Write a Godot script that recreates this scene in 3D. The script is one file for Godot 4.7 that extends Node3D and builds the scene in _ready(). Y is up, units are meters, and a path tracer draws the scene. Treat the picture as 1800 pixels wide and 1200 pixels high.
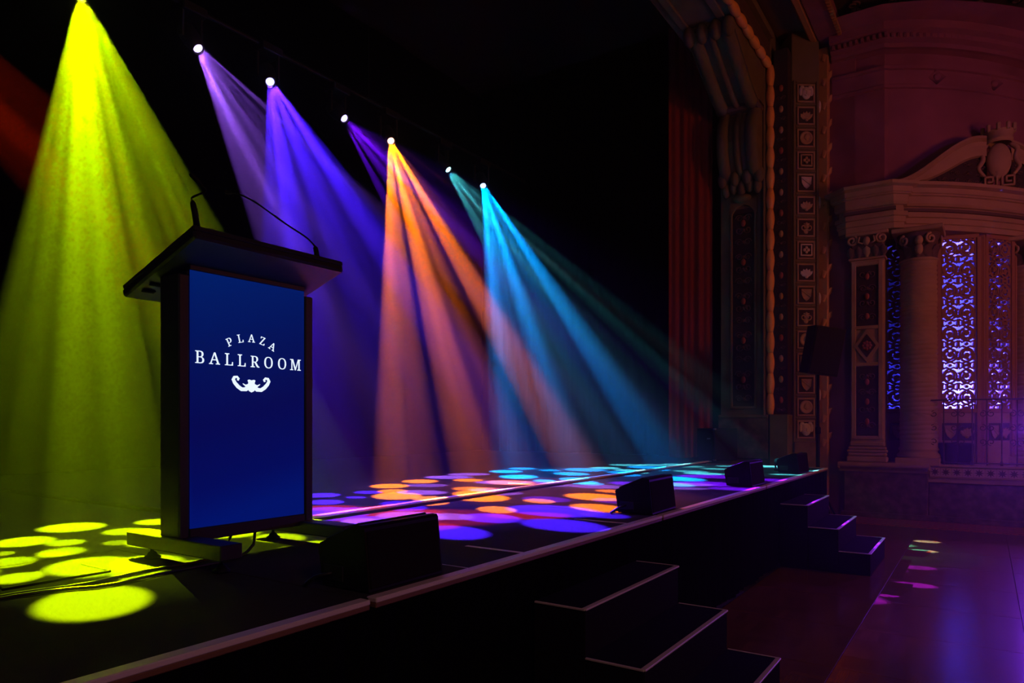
extends Node3D

# World: y up, metres. X runs along the stage towards its far end, -Z points upstage, the dance floor is y = 0.
const STAGE_Y := 0.75
const REAR_Y := 0.772
const FRONT_Z := -1.56

var M := {}
var rng := RandomNumberGenerator.new()


# ---------------------------------------------------------------- helpers
func lin(r: float, g: float, b: float) -> Color:
	return Color(r, g, b).linear_to_srgb()


func mat(called: String, col: Color, rough := 0.8, metal := 0.0) -> StandardMaterial3D:
	var m := StandardMaterial3D.new()
	m.resource_name = called
	m.albedo_color = col
	m.roughness = rough
	m.metallic = metal
	m.cull_mode = BaseMaterial3D.CULL_DISABLED
	M[called] = m
	return m


func glow(called: String, col: Color, energy: float) -> StandardMaterial3D:
	var m := mat(called, Color(0.02, 0.02, 0.02), 0.4)
	m.emission_enabled = true
	m.emission = col
	m.emission_energy_multiplier = energy
	return m


func noise_tex(freq: float, size: int, low: Color, high: Color, sd: int, normal := false) -> NoiseTexture2D:
	var n := FastNoiseLite.new()
	n.seed = sd
	n.frequency = freq
	n.fractal_octaves = 4
	var t := NoiseTexture2D.new()
	t.width = size
	t.height = size
	t.seamless = true
	t.noise = n
	if normal:
		t.as_normal_map = true
		t.bump_strength = 6.0
	else:
		var g := Gradient.new()
		g.set_color(0, low)
		g.set_color(1, high)
		t.color_ramp = g
	return t


func tri(m: StandardMaterial3D, scale: float) -> void:
	m.uv1_triplanar = true
	m.uv1_world_triplanar = true
	m.uv1_scale = Vector3(scale, scale, scale)


func S(smooth := false) -> SurfaceTool:
	var st := SurfaceTool.new()
	st.begin(Mesh.PRIMITIVE_TRIANGLES)
	st.set_smooth_group(0 if smooth else -1)
	return st


func made(st: SurfaceTool) -> ArrayMesh:
	st.generate_normals()
	return st.commit()


func put(called: String, shape, material: Material, parent: Node = self, xf := Transform3D()) -> MeshInstance3D:
	var o := MeshInstance3D.new()
	o.name = called
	o.mesh = made(shape) if shape is SurfaceTool else shape
	o.material_override = material
	o.transform = xf
	parent.add_child(o, true)
	return o


func tag(o: Node, label: String, category := "", group := "", kind := "") -> Node:
	if label:
		o.set_meta("label", label)
	if category:
		o.set_meta("category", category)
	if group:
		o.set_meta("group", group)
	if kind:
		o.set_meta("kind", kind)
	return o


func thing(called: String, label: String, category: String, at := Vector3.ZERO, turn := 0.0, group := "") -> Node3D:
	var o := Node3D.new()
	o.name = called
	add_child(o, true)
	o.position = at
	o.rotation.y = turn
	tag(o, label, category, group)
	return o


func structure(called: String, shape, material: Material, label := "") -> MeshInstance3D:
	var o := put(called, shape, material)
	tag(o, label, "", "", "structure")
	return o


func face(st: SurfaceTool, p: Array, centre: Vector3) -> void:
	var mid := Vector3.ZERO
	for v in p:
		mid += v / p.size()
	var a: Vector3 = p[0]
	var n: Vector3 = (a - p[2]).cross(a - p[1])
	var q := p.duplicate()
	if n.dot(mid - centre) < 0.0:
		q.reverse()
	for i in range(1, q.size() - 1):
		st.add_vertex(q[0])
		st.add_vertex(q[i])
		st.add_vertex(q[i + 1])


func box(st: SurfaceTool, c: Vector3, size: Vector3, b := 0.006, xf := Transform3D()) -> SurfaceTool:
	var h := size / 2.0
	b = minf(b, minf(h.x, minf(h.y, h.z)) * 0.6)
	var mid := xf * c
	var v := func(s: Vector3, axis: int) -> Vector3:
		var k := h - Vector3(b, b, b)
		k[axis] = h[axis]
		return xf * (c + s * k)
	for axis in 3:
		var u := (axis + 1) % 3
		var w := (axis + 2) % 3
		for s in [-1.0, 1.0]:
			var ring := []
			for e in [[-1.0, -1.0], [1.0, -1.0], [1.0, 1.0], [-1.0, 1.0]]:
				var sg := Vector3.ZERO
				sg[axis] = s
				sg[u] = e[0]
				sg[w] = e[1]
				ring.append(v.call(sg, axis))
			face(st, ring, mid)
			for s2 in [-1.0, 1.0]:   # the edge between +-axis and +-u
				var a := Vector3.ZERO
				a[axis] = s
				a[u] = s2
				a[w] = -1.0
				var d := a
				d[w] = 1.0
				face(st, [v.call(a, axis), v.call(d, axis), v.call(d, u), v.call(a, u)], mid)
	for x in [-1.0, 1.0]:
		for y in [-1.0, 1.0]:
			for z in [-1.0, 1.0]:
				var sg := Vector3(x, y, z)
				face(st, [v.call(sg, 0), v.call(sg, 1), v.call(sg, 2)], mid)
	return st


func slab(lo: Vector3, hi: Vector3, b := 0.004) -> SurfaceTool:
	return box(S(), (lo + hi) / 2.0, (hi - lo).abs(), b)


func tube(st: SurfaceTool, pts: Array, r, n := 8) -> SurfaceTool:
	var rings := []
	var up := Vector3.UP
	for i in pts.size():
		var d: Vector3 = (pts[mini(i + 1, pts.size() - 1)] - pts[maxi(i - 1, 0)]).normalized()
		if i == 0 and absf(d.dot(up)) > 0.95:
			up = Vector3.RIGHT
		var side := d.cross(up).normalized()
		up = side.cross(d).normalized()
		var rad: float = r[i] if r is Array else r
		var ring := []
		for k in n:
			var a := TAU * k / n
			ring.append(pts[i] + side * cos(a) * rad + up * sin(a) * rad)
		rings.append(ring)
	for i in range(rings.size() - 1):
		var mid: Vector3 = (pts[i] + pts[i + 1]) / 2.0
		for k in n:
			var k2 := (k + 1) % n
			face(st, [rings[i][k], rings[i][k2], rings[i + 1][k2], rings[i + 1][k]], mid)
	face(st, rings[0], pts[1])
	face(st, rings[-1], pts[-2])
	return st


func lathe(st: SurfaceTool, prof: Array, n := 20, xf := Transform3D()) -> SurfaceTool:
	for i in range(prof.size() - 1):
		var p: Vector2 = prof[i]
		var q: Vector2 = prof[i + 1]
		for k in n:
			var a := TAU * k / n
			var b := TAU * (k + 1) / n
			var A := Vector3(cos(a) * p.x, p.y, sin(a) * p.x)
			var B := Vector3(cos(b) * p.x, p.y, sin(b) * p.x)
			var C := Vector3(cos(b) * q.x, q.y, sin(b) * q.x)
			var D := Vector3(cos(a) * q.x, q.y, sin(a) * q.x)
			if p.x < 0.0001:
				for v in [A, C, D]: st.add_vertex(xf * v)
			elif q.x < 0.0001:
				for v in [A, B, C]: st.add_vertex(xf * v)
			else:
				for v in [A, B, C, A, C, D]: st.add_vertex(xf * v)
	return st


func extrude(st: SurfaceTool, poly: PackedVector2Array, depth: float, xf := Transform3D()) -> SurfaceTool:
	if Geometry2D.is_polygon_clockwise(poly):
		poly.reverse()
	var t := Geometry2D.triangulate_polygon(poly)
	for i in range(0, t.size(), 3):
		var a := poly[t[i]]
		var b := poly[t[i + 1]]
		var c := poly[t[i + 2]]
		if (b - a).cross(c - a) > 0:
			var k := b
			b = c
			c = k
		for v in [a, b, c]: st.add_vertex(xf * Vector3(v.x, v.y, depth / 2))
		for v in [a, c, b]: st.add_vertex(xf * Vector3(v.x, v.y, -depth / 2))
	for i in poly.size():
		var a := poly[i]
		var b := poly[(i + 1) % poly.size()]
		var A := xf * Vector3(a.x, a.y, depth / 2)
		var B := xf * Vector3(b.x, b.y, depth / 2)
		var C := xf * Vector3(b.x, b.y, -depth / 2)
		var D := xf * Vector3(a.x, a.y, -depth / 2)
		for v in [A, C, B, A, D, C]: st.add_vertex(v)
	return st


# a moulding: prof is (outwards, y), path is (x, z); outwards is to the right of the way the path runs, seen from above with x right and z down
func mould(st: SurfaceTool, path: Array, prof: Array) -> SurfaceTool:
	var rows := []
	for i in path.size():
		var d: Vector2 = (path[mini(i + 1, path.size() - 1)] - path[maxi(i - 1, 0)]).normalized()
		var n := Vector2(-d.y, d.x)
		var row := []
		for p in prof:
			var v: Vector2 = path[i] + n * p.x
			row.append(Vector3(v.x, p.y, v.y))
		rows.append(row)
	for i in range(rows.size() - 1):
		for k in range(prof.size() - 1):
			for v in [rows[i][k], rows[i + 1][k], rows[i + 1][k + 1], rows[i][k], rows[i + 1][k + 1], rows[i][k + 1]]:
				st.add_vertex(v)
	return st


func ball(st: SurfaceTool, c: Vector3, r: Vector3, n := 8) -> SurfaceTool:
	var prof := []
	for i in n + 1:
		var a := -PI / 2 + PI * i / n
		prof.append(Vector2(cos(a) if i > 0 and i < n else 0.0, sin(a)))
	return lathe(st, prof, n + 4, Transform3D(Basis.from_scale(r), c))


func circle(r: float, n: int, c := Vector2.ZERO) -> PackedVector2Array:
	var p := PackedVector2Array()
	for i in n:
		p.append(c + Vector2.from_angle(TAU * i / n) * r)
	return p


# a flat ribbon that follows a centre line, in x and y; widths taper
func ribbon(line: Array, w0: float, w1: float) -> PackedVector2Array:
	var left := PackedVector2Array()
	var right := PackedVector2Array()
	for i in line.size():
		var d: Vector2 = (line[mini(i + 1, line.size() - 1)] - line[maxi(i - 1, 0)]).normalized()
		var n := Vector2(-d.y, d.x) * lerpf(w0, w1, float(i) / (line.size() - 1)) / 2.0
		left.append(line[i] + n)
		right.append(line[i] - n)
	right.reverse()
	left.append_array(right)
	return left


func spiral(c: Vector2, r0: float, r1: float, a0: float, turns: float, n := 18) -> Array:
	var p := []
	for i in n + 1:
		var t := float(i) / n
		p.append(c + Vector2.from_angle(a0 + TAU * turns * t) * lerpf(r0, r1, t))
	return p


# the frame that looks along -X: local x runs to +Z (to the right as the camera sees it), local z comes out towards the room
func facing(at: Vector3, out := Vector3(-1, 0, 0)) -> Transform3D:
	var z := out.normalized()
	var x := Vector3.UP.cross(z).normalized()
	return Transform3D(Basis(x, Vector3.UP, z), at)


func spot(called: String, at: Vector3, aim: Vector3, col: Color, energy: float, angle: float, soft := 0.3, size := 0.0) -> SpotLight3D:
	var l := SpotLight3D.new()
	l.name = called
	l.light_color = col
	l.light_energy = energy
	l.spot_angle = angle
	l.spot_angle_attenuation = soft
	l.spot_range = 30.0
	l.spot_attenuation = 2.0
	l.light_size = size
	l.shadow_enabled = true
	add_child(l, true)
	l.look_at_from_position(at, aim, Vector3.UP if absf((aim - at).normalized().y) < 0.99 else Vector3.RIGHT)
	return l


func area(called: String, at: Vector3, aim: Vector3, col: Color, energy: float, size: Vector2) -> AreaLight3D:
	var l := AreaLight3D.new()
	l.name = called
	l.light_color = col
	l.light_energy = energy
	l.area_size = size
	l.area_range = 30.0
	l.shadow_enabled = true
	add_child(l, true)
	l.look_at_from_position(at, aim, Vector3.UP if absf((aim - at).normalized().y) < 0.99 else Vector3.RIGHT)
	return l


# ---------------------------------------------------------------- the scene
func _ready() -> void:
	rng.seed = 7
	# camera: level, with the lens shifted up, as the upright lines of the photograph show
	var cam := Camera3D.new()
	cam.name = "camera"
	add_child(cam)
	cam.projection = Camera3D.PROJECTION_FRUSTUM
	cam.near = 0.05
	cam.far = 60.0
	cam.size = 0.05 * 1200.0 / 1233.0
	cam.frustum_offset = Vector2(0.0, 0.05 * 142.0 / 1233.0)
	cam.look_at_from_position(Vector3(0, 1.29, 0), Vector3(0.829, 1.29, -0.559))
	cam.current = true
	# sky (none indoors), exposure and the theatrical haze
	var env := Environment.new()
	env.background_mode = Environment.BG_COLOR
	env.background_color = Color.BLACK
	env.tonemap_mode = Environment.TONE_MAPPER_LINEAR
	env.tonemap_exposure = 1.0
	env.volumetric_fog_enabled = true
	env.volumetric_fog_density = 0.011
	env.volumetric_fog_anisotropy = 0.81
	env.volumetric_fog_albedo = Color(1, 1, 1)
	env.sdfgi_enabled = true
	env.ssao_enabled = true
	env.ssil_enabled = true
	var we := WorldEnvironment.new()
	we.name = "environment"
	we.environment = env
	add_child(we)
	# house lights: a dim amber wash from the dance floor side
	area("amber_house_light", Vector3(7.8, 3.2, 4.8), Vector3(10.8, 2.8, -0.6), lin(1.0, 0.22, 0.07), 8.0, Vector2(1.6, 0.8))
	spot("magenta_house_light", Vector3(6.8, 4.4, 4.8), Vector3(11.5, 4.7, 0.5), lin(0.5, 0.06, 0.85), 2.6, 27.0, 1.0, 0.3)
	area("amber_house_light", Vector3(-1.0, 4.6, 5.0), Vector3(3.0, 0.8, -1.6), lin(1.0, 0.45, 0.42), 5.0, Vector2(2.0, 1.0))
	materials()
	room()
	stage()
	steps("stage_steps", Vector3(2.42, 0, 0), "nearest set of three dark stage steps with pale edge strips")
	steps("stage_steps", Vector3(6.55, 0, 0), "far set of three dark stage steps with violet glints on its edges")
	lectern()
	monitors()
	stage_lamps()
	proscenium()
	bay()
	extras()


func materials() -> void:
	var carpet := mat("carpet", Color.WHITE, 0.95)
	carpet.albedo_texture = noise_tex(0.35, 256, lin(0.014, 0.013, 0.0135), lin(0.075, 0.07, 0.073), 3)
	carpet.metallic_specular = 0.15
	tri(carpet, 4.5)
	mat("nosing", lin(0.75, 0.68, 0.7), 0.45, 0.1)
	mat("lip_wood", lin(0.18, 0.09, 0.04), 0.6)
	mat("white_tape", lin(0.8, 0.78, 0.76), 0.6)
	mat("black_cloth", lin(0.004, 0.004, 0.0045), 0.95).metallic_specular = 0.0
	mat("black_paint", lin(0.012, 0.012, 0.013), 0.6)
	mat("black_plastic", lin(0.008, 0.008, 0.0085), 0.5).metallic_specular = 0.25
	mat("step_side", lin(0.013, 0.0105, 0.01), 0.8).metallic_specular = 0.1
	mat("step_top", lin(0.008, 0.008, 0.008), 0.9).metallic_specular = 0.2
	mat("lectern_black", lin(0.013, 0.012, 0.012), 0.5)
	mat("steel", lin(0.3, 0.3, 0.3), 0.3, 0.9)
	mat("grille", lin(0.009, 0.009, 0.009), 0.6).metallic_specular = 0.25
	mat("cable", lin(0.012, 0.012, 0.012), 0.5)
	var velvet := mat("red_velvet", lin(0.22, 0.03, 0.02), 0.9)
	velvet.rim_enabled = true
	velvet.rim = 0.3
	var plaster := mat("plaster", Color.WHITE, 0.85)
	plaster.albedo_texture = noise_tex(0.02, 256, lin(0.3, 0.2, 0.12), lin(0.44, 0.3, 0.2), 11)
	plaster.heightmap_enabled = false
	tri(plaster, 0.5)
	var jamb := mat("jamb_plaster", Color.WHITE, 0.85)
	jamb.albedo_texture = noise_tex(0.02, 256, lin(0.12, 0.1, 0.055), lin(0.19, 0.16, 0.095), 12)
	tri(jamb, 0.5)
	var wall := mat("wall_paint", Color.WHITE, 0.9)
	wall.albedo_texture = noise_tex(0.015, 256, lin(0.19, 0.065, 0.1), lin(0.33, 0.115, 0.17), 17)
	tri(wall, 0.35)
	var marble := mat("marble", Color.WHITE, 0.5)
	marble.albedo_texture = noise_tex(0.03, 256, lin(0.05, 0.03, 0.028), lin(0.2, 0.12, 0.1), 23)
	tri(marble, 0.8)
	mat("gilt", lin(0.45, 0.24, 0.09), 0.5, 0.2)
	mat("rope_gilt", lin(0.95, 0.45, 0.12), 0.55)
	mat("dark_relief", lin(0.1, 0.06, 0.06), 0.75)
	mat("relief_red", lin(0.3, 0.08, 0.06), 0.7)
	mat("dark_ground", lin(0.035, 0.022, 0.025), 0.85)
	mat("pale_relief", lin(0.55, 0.5, 0.46), 0.7)
	mat("tan_relief", lin(0.4, 0.27, 0.17), 0.7)
	mat("lattice", lin(0.3, 0.14, 0.1), 0.7)
	mat("niche_wall", lin(0.1, 0.095, 0.1), 0.9)
	mat("star_dark", lin(0.05, 0.02, 0.03), 0.6)
	mat("star_pale", lin(0.5, 0.36, 0.26), 0.6)
	mat("iron", lin(0.06, 0.035, 0.03), 0.55, 0.4)
	mat("seam", lin(0.02, 0.012, 0.01), 0.9)
	# parquet: fingers of wood laid in squares that alternate in direction
	var im := Image.create(256, 256, false, Image.FORMAT_RGB8)
	for by in 4:
		for bx in 4:
			for k in 4:
				var g := rng.randf_range(0.75, 1.15)
				for a in 16:
					for b in 64:
						var px := bx * 64 + (k * 16 + a if (bx + by) % 2 == 0 else b)
						var py := by * 64 + (b if (bx + by) % 2 == 0 else k * 16 + a)
						var e := 0.72 if a == 0 or b == 0 else 1.0
						var s := g * e * (0.94 + 0.06 * sin(a * 1.9 + k * 3.0 + sin(b * 0.11 + k) * 1.4))
						im.set_pixel(px, py, lin(0.17 * s, 0.075 * s, 0.034 * s))
	var parquet := mat("parquet", Color.WHITE, 0.23)
	parquet.albedo_texture = ImageTexture.create_from_image(im)
	parquet.metallic_specular = 0.75
	tri(parquet, 1.19)
	# patterned red carpet border
	var im2 := Image.create(128, 128, false, Image.FORMAT_RGB8)
	for y in 128:
		for x in 128:
			var f := sin(x * TAU / 32.0) * sin(y * TAU / 32.0) + 0.5 * sin((x + y) * TAU / 16.0)
			im2.set_pixel(x, y, lin(0.3, 0.055, 0.03) if f > 0.15 else lin(0.2, 0.12, 0.05) if f > -0.4 else lin(0.09, 0.02, 0.02))
	var rug := mat("patterned_carpet", Color.WHITE, 0.95)
	rug.albedo_texture = ImageTexture.create_from_image(im2)
	tri(rug, 1.6)


func room() -> void:
	# sub-floor, and a dance floor of square parquet panels with recessed joints
	var fl := structure("floor", slab(Vector3(-6, -0.3, -8.4), Vector3(15, -0.012, 8)), M.seam, "dark polished parquet dance floor reflecting blue light")
	var mesh := made(box(S(), Vector3(0, -0.011, 0), Vector3(0.835, 0.022, 0.855), 0.001))
	for i in 13:
		for j in 8:
			var c := Vector3(-0.6 + 0.838 * i, 0, -1.087 + 0.858 * j)
			if c.x < 10.0:
				put("parquet_panel", mesh, M.parquet, fl, Transform3D(Basis(), c))
	put("carpet_border", slab(Vector3(9.93, -0.012, -2.6), Vector3(10.75, 0.004, 6)), M.patterned_carpet, fl)
	structure("ceiling", slab(Vector3(-6, 7.3, -8.4), Vector3(15, 7.5, 8)), M.dark_ground)
	structure("wall_back", slab(Vector3(-6, -0.3, -8.4), Vector3(15, 7.4, -8.2)), M.black_paint)
	structure("wall_left", slab(Vector3(-6.2, -0.3, -8.4), Vector3(-6, 7.4, 8)), M.dark_ground)
	structure("wall_front", slab(Vector3(-6, -0.3, 8), Vector3(15, 7.4, 8.2)), M.dark_ground)
	structure("wall_right", slab(Vector3(15, -0.3, -8.4), Vector3(15.2, 7.4, 8)), M.black_paint)


func drape(x0: Vector2, x1: Vector2, y0: float, y1: float, pleat: float, amp: float) -> SurfaceTool:
	var st := S(true)
	var len := x0.distance_to(x1)
	var n := int(len / pleat) * 6
	var d := (x1 - x0) / len
	var nn := Vector2(-d.y, d.x)
	var rows := 5
	for k in 2:
		var grid := []
		for i in n + 1:
			var col := []
			var t := float(i) / n
			for j in rows + 1:
				var f := float(j) / rows
				var ph := t * len / pleat * TAU
				var off := amp * (sin(ph + 0.5 * sin(ph * 0.31)) + 0.35 * sin(ph * 0.47 + f * 0.8)) * (1.0 - 0.35 * f) - k * 0.012
				var p := x0 + d * len * t + nn * off
				col.append(Vector3(p.x, lerpf(y0, y1, f) + (0.01 * sin(ph * 0.2) if j == 0 else 0.0), p.y))
			grid.append(col)
		for i in n:
			for j in rows:
				for v in [grid[i][j], grid[i + 1][j], grid[i + 1][j + 1], grid[i][j], grid[i + 1][j + 1], grid[i][j + 1]]:
					st.add_vertex(v)
	return st


func stage() -> void:
	var s := thing("stage", "low black carpeted stage with pale metal edging on its front decks", "stage")
	# front decks, 2.3 m long, and the permanent stage behind them, a little higher with a white lip
	var cuts := [-3.1, -0.78, 1.53, 3.84, 6.15, 8.96]
	for i in cuts.size() - 1:
		put("deck_panel", slab(Vector3(cuts[i] + 0.002, 0.6, FRONT_Z - 0.012), Vector3(cuts[i + 1] - 0.002, STAGE_Y, -3.05)), M.carpet, s)
		put("edge_strip", slab(Vector3(cuts[i] + 0.012, 0.738, FRONT_Z - 0.022), Vector3(cuts[i + 1] - 0.012, STAGE_Y + 0.004, FRONT_Z + 0.022), 0.003), M.nosing, s)
		put("edge_lip", slab(Vector3(cuts[i] + 0.012, 0.722, FRONT_Z - 0.01), Vector3(cuts[i + 1] - 0.012, 0.738, FRONT_Z + 0.02), 0.003), M.lip_wood, s)
	put("edge_strip", slab(Vector3(8.945, 0.73, -3.0), Vector3(8.972, STAGE_Y + 0.004, FRONT_Z + 0.018), 0.003), M.nosing, s)
	put("rear_deck", slab(Vector3(2.3, 0.0, -8.15), Vector3(10.35, REAR_Y, -3.05)), M.carpet, s)
	put("rear_deck", slab(Vector3(-5.9, 0.0, -8.15), Vector3(2.298, STAGE_Y, -3.052)), M.carpet, s)
	put("rear_lip", slab(Vector3(2.3, REAR_Y - 0.008, -3.085), Vector3(9.3, REAR_Y + 0.006, -3.035), 0.003), M.white_tape, s)
	put("platform_core", slab(Vector3(-3.0, 0.0, FRONT_Z - 0.15), Vector3(8.85, 0.6, -3.05)), M.black_paint, s)
	tag(put("stage_skirt", drape(Vector2(8.94, FRONT_Z + 0.004), Vector2(-3.0, FRONT_Z + 0.004), 0.005, 0.724, 0.11, 0.011), M.black_cloth), "black pleated cloth skirt hanging along the stage front to the floor", "stage skirt", "black stage skirts")
	tag(put("stage_skirt", drape(Vector2(8.975, -3.0), Vector2(8.975, FRONT_Z - 0.03), 0.005, 0.728, 0.11, 0.01), M.black_cloth), "short black skirt round the far end of the stage by the carpet", "stage skirt", "black stage skirts")
	var marks := [[2.43, -1.88, -1.585], [3.445, -1.9, -1.585]]
	var names := ["short white tape mark on the stage between the two nearest wedge monitors", "short white tape mark on the stage just before the second wedge monitor"]
	for i in 2:
		tag(put("tape_mark", slab(Vector3(marks[i][0] - 0.012, STAGE_Y, marks[i][1]), Vector3(marks[i][0] + 0.012, STAGE_Y + 0.0015, marks[i][2]), 0.0005), M.white_tape), names[i], "tape mark", "tape marks on the stage")
	tag(put("tape_mark", slab(Vector3(4.92, REAR_Y, -3.36), Vector3(4.945, REAR_Y + 0.0015, -3.07), 0.0005), M.white_tape), "short white tape mark behind the white stage lip amid orange light patches", "tape mark", "tape marks on the stage")
	tag(put("tape_mark", slab(Vector3(2.06, STAGE_Y, -1.85), Vector3(2.066, STAGE_Y + 0.001, -1.585), 0.0004), M.white_tape), "thin pale tape line on the stage right beside the nearest wedge monitor", "tape mark", "tape marks on the stage")
	# trap cover left of the lectern
	var t := thing("floor_hatch", "flat dark floor box lid set in the stage left of the lectern", "floor hatch", Vector3(1.12, STAGE_Y, -2.72))
	put("lid", slab(Vector3(-0.16, 0.0, -0.1), Vector3(0.16, 0.006, 0.1), 0.002), M.carpet, t)
	put("rim", slab(Vector3(-0.17, 0.0, 0.1), Vector3(0.17, 0.008, 0.108), 0.002), M.black_plastic, t)
	put("rim", slab(Vector3(0.16, 0.0, -0.1), Vector3(0.168, 0.008, 0.108), 0.002), M.black_plastic, t)
	# cables from the left to the lectern
	tag(put("cable", tube(S(true), curve([Vector3(0.3, 0.757, -2.42), Vector3(0.95, 0.757, -2.5), Vector3(1.12, 0.757, -2.46), Vector3(1.35, 0.757, -2.5), Vector3(1.62, 0.757, -2.52), Vector3(1.74, 0.8, -2.58), Vector3(1.8, 0.895, -2.6)], 24), 0.006), M.cable), "black cable on the stage, upper of two leading left from the lectern", "cable", "cables on the stage")
	tag(put("cable", tube(S(true), curve([Vector3(0.3, 0.757, -2.38), Vector3(0.95, 0.757, -2.47), Vector3(1.15, 0.757, -2.38), Vector3(1.35, 0.757, -2.41), Vector3(1.68, 0.757, -2.44), Vector3(1.82, 0.79, -2.52), Vector3(1.86, 0.895, -2.58)], 24), 0.006), M.cable), "black cable on the stage, lower of two leading left from the lectern", "cable", "cables on the stage")
	# drapes
	tag(put("backdrop_curtain", drape(Vector2(13.9, -7.7), Vector2(-5.9, -7.7), REAR_Y + 0.01, 7.25, 1.6, 0.03), M.black_cloth), "black curtain closing the back of the stage behind the light beams", "curtain")
	var red := drape(Vector2(10.12, -3.3), Vector2(9.72, -3.82), REAR_Y + 0.01, 7.0, 0.115, 0.035)
	tag(put("red_curtain", red, M.red_velvet), "tall red velvet curtain gathered at the far side of the stage", "curtain")
	tag(put("side_curtain", drape(Vector2(10.3, -3.2), Vector2(10.3, -7.6), REAR_Y + 0.01, 7.25, 0.2, 0.04), M.black_cloth), "black side curtain behind the red velvet curtain", "curtain")


func curve(p: Array, n: int) -> Array:
	var c := Curve3D.new()
	for i in p.size():
		var d: Vector3 = (p[mini(i + 1, p.size() - 1)] - p[maxi(i - 1, 0)]) / 6.0
		c.add_point(p[i], -d, d)
	var out := []
	for i in n + 1:
		out.append(c.sample_baked(c.get_baked_length() * i / n, true))
	return out


func steps(called: String, at: Vector3, label: String) -> void:
	var o := thing(called, label, "steps", at, 0.0, "steps along the stage front")
	for k in 3:
		var y := 0.1875 * (k + 1)
		var zf := -0.795 - 0.247 * k
		put("side_box", slab(Vector3(0, 0, zf - (0.247 if k < 2 else 0.235)), Vector3(1.0, y - 0.012, zf)), M.step_side, o)
		put("tread", slab(Vector3(0.0, y - 0.012, zf - (0.247 if k < 2 else 0.235)), Vector3(1.0, y, zf + 0.002), 0.002), M.step_top, o)
		put("nosing", slab(Vector3(0, y - 0.006, zf - 0.018), Vector3(1.0, y + 0.002, zf + 0.006), 0.002), M.nosing, o)
		for x in [0.0, 1.0]:
			put("edge_strip", slab(Vector3(x - 0.006, y - 0.006, zf - (0.245 if k < 2 else 0.23)), Vector3(x + 0.006, y + 0.0015, zf), 0.0015), M.nosing, o)


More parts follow.
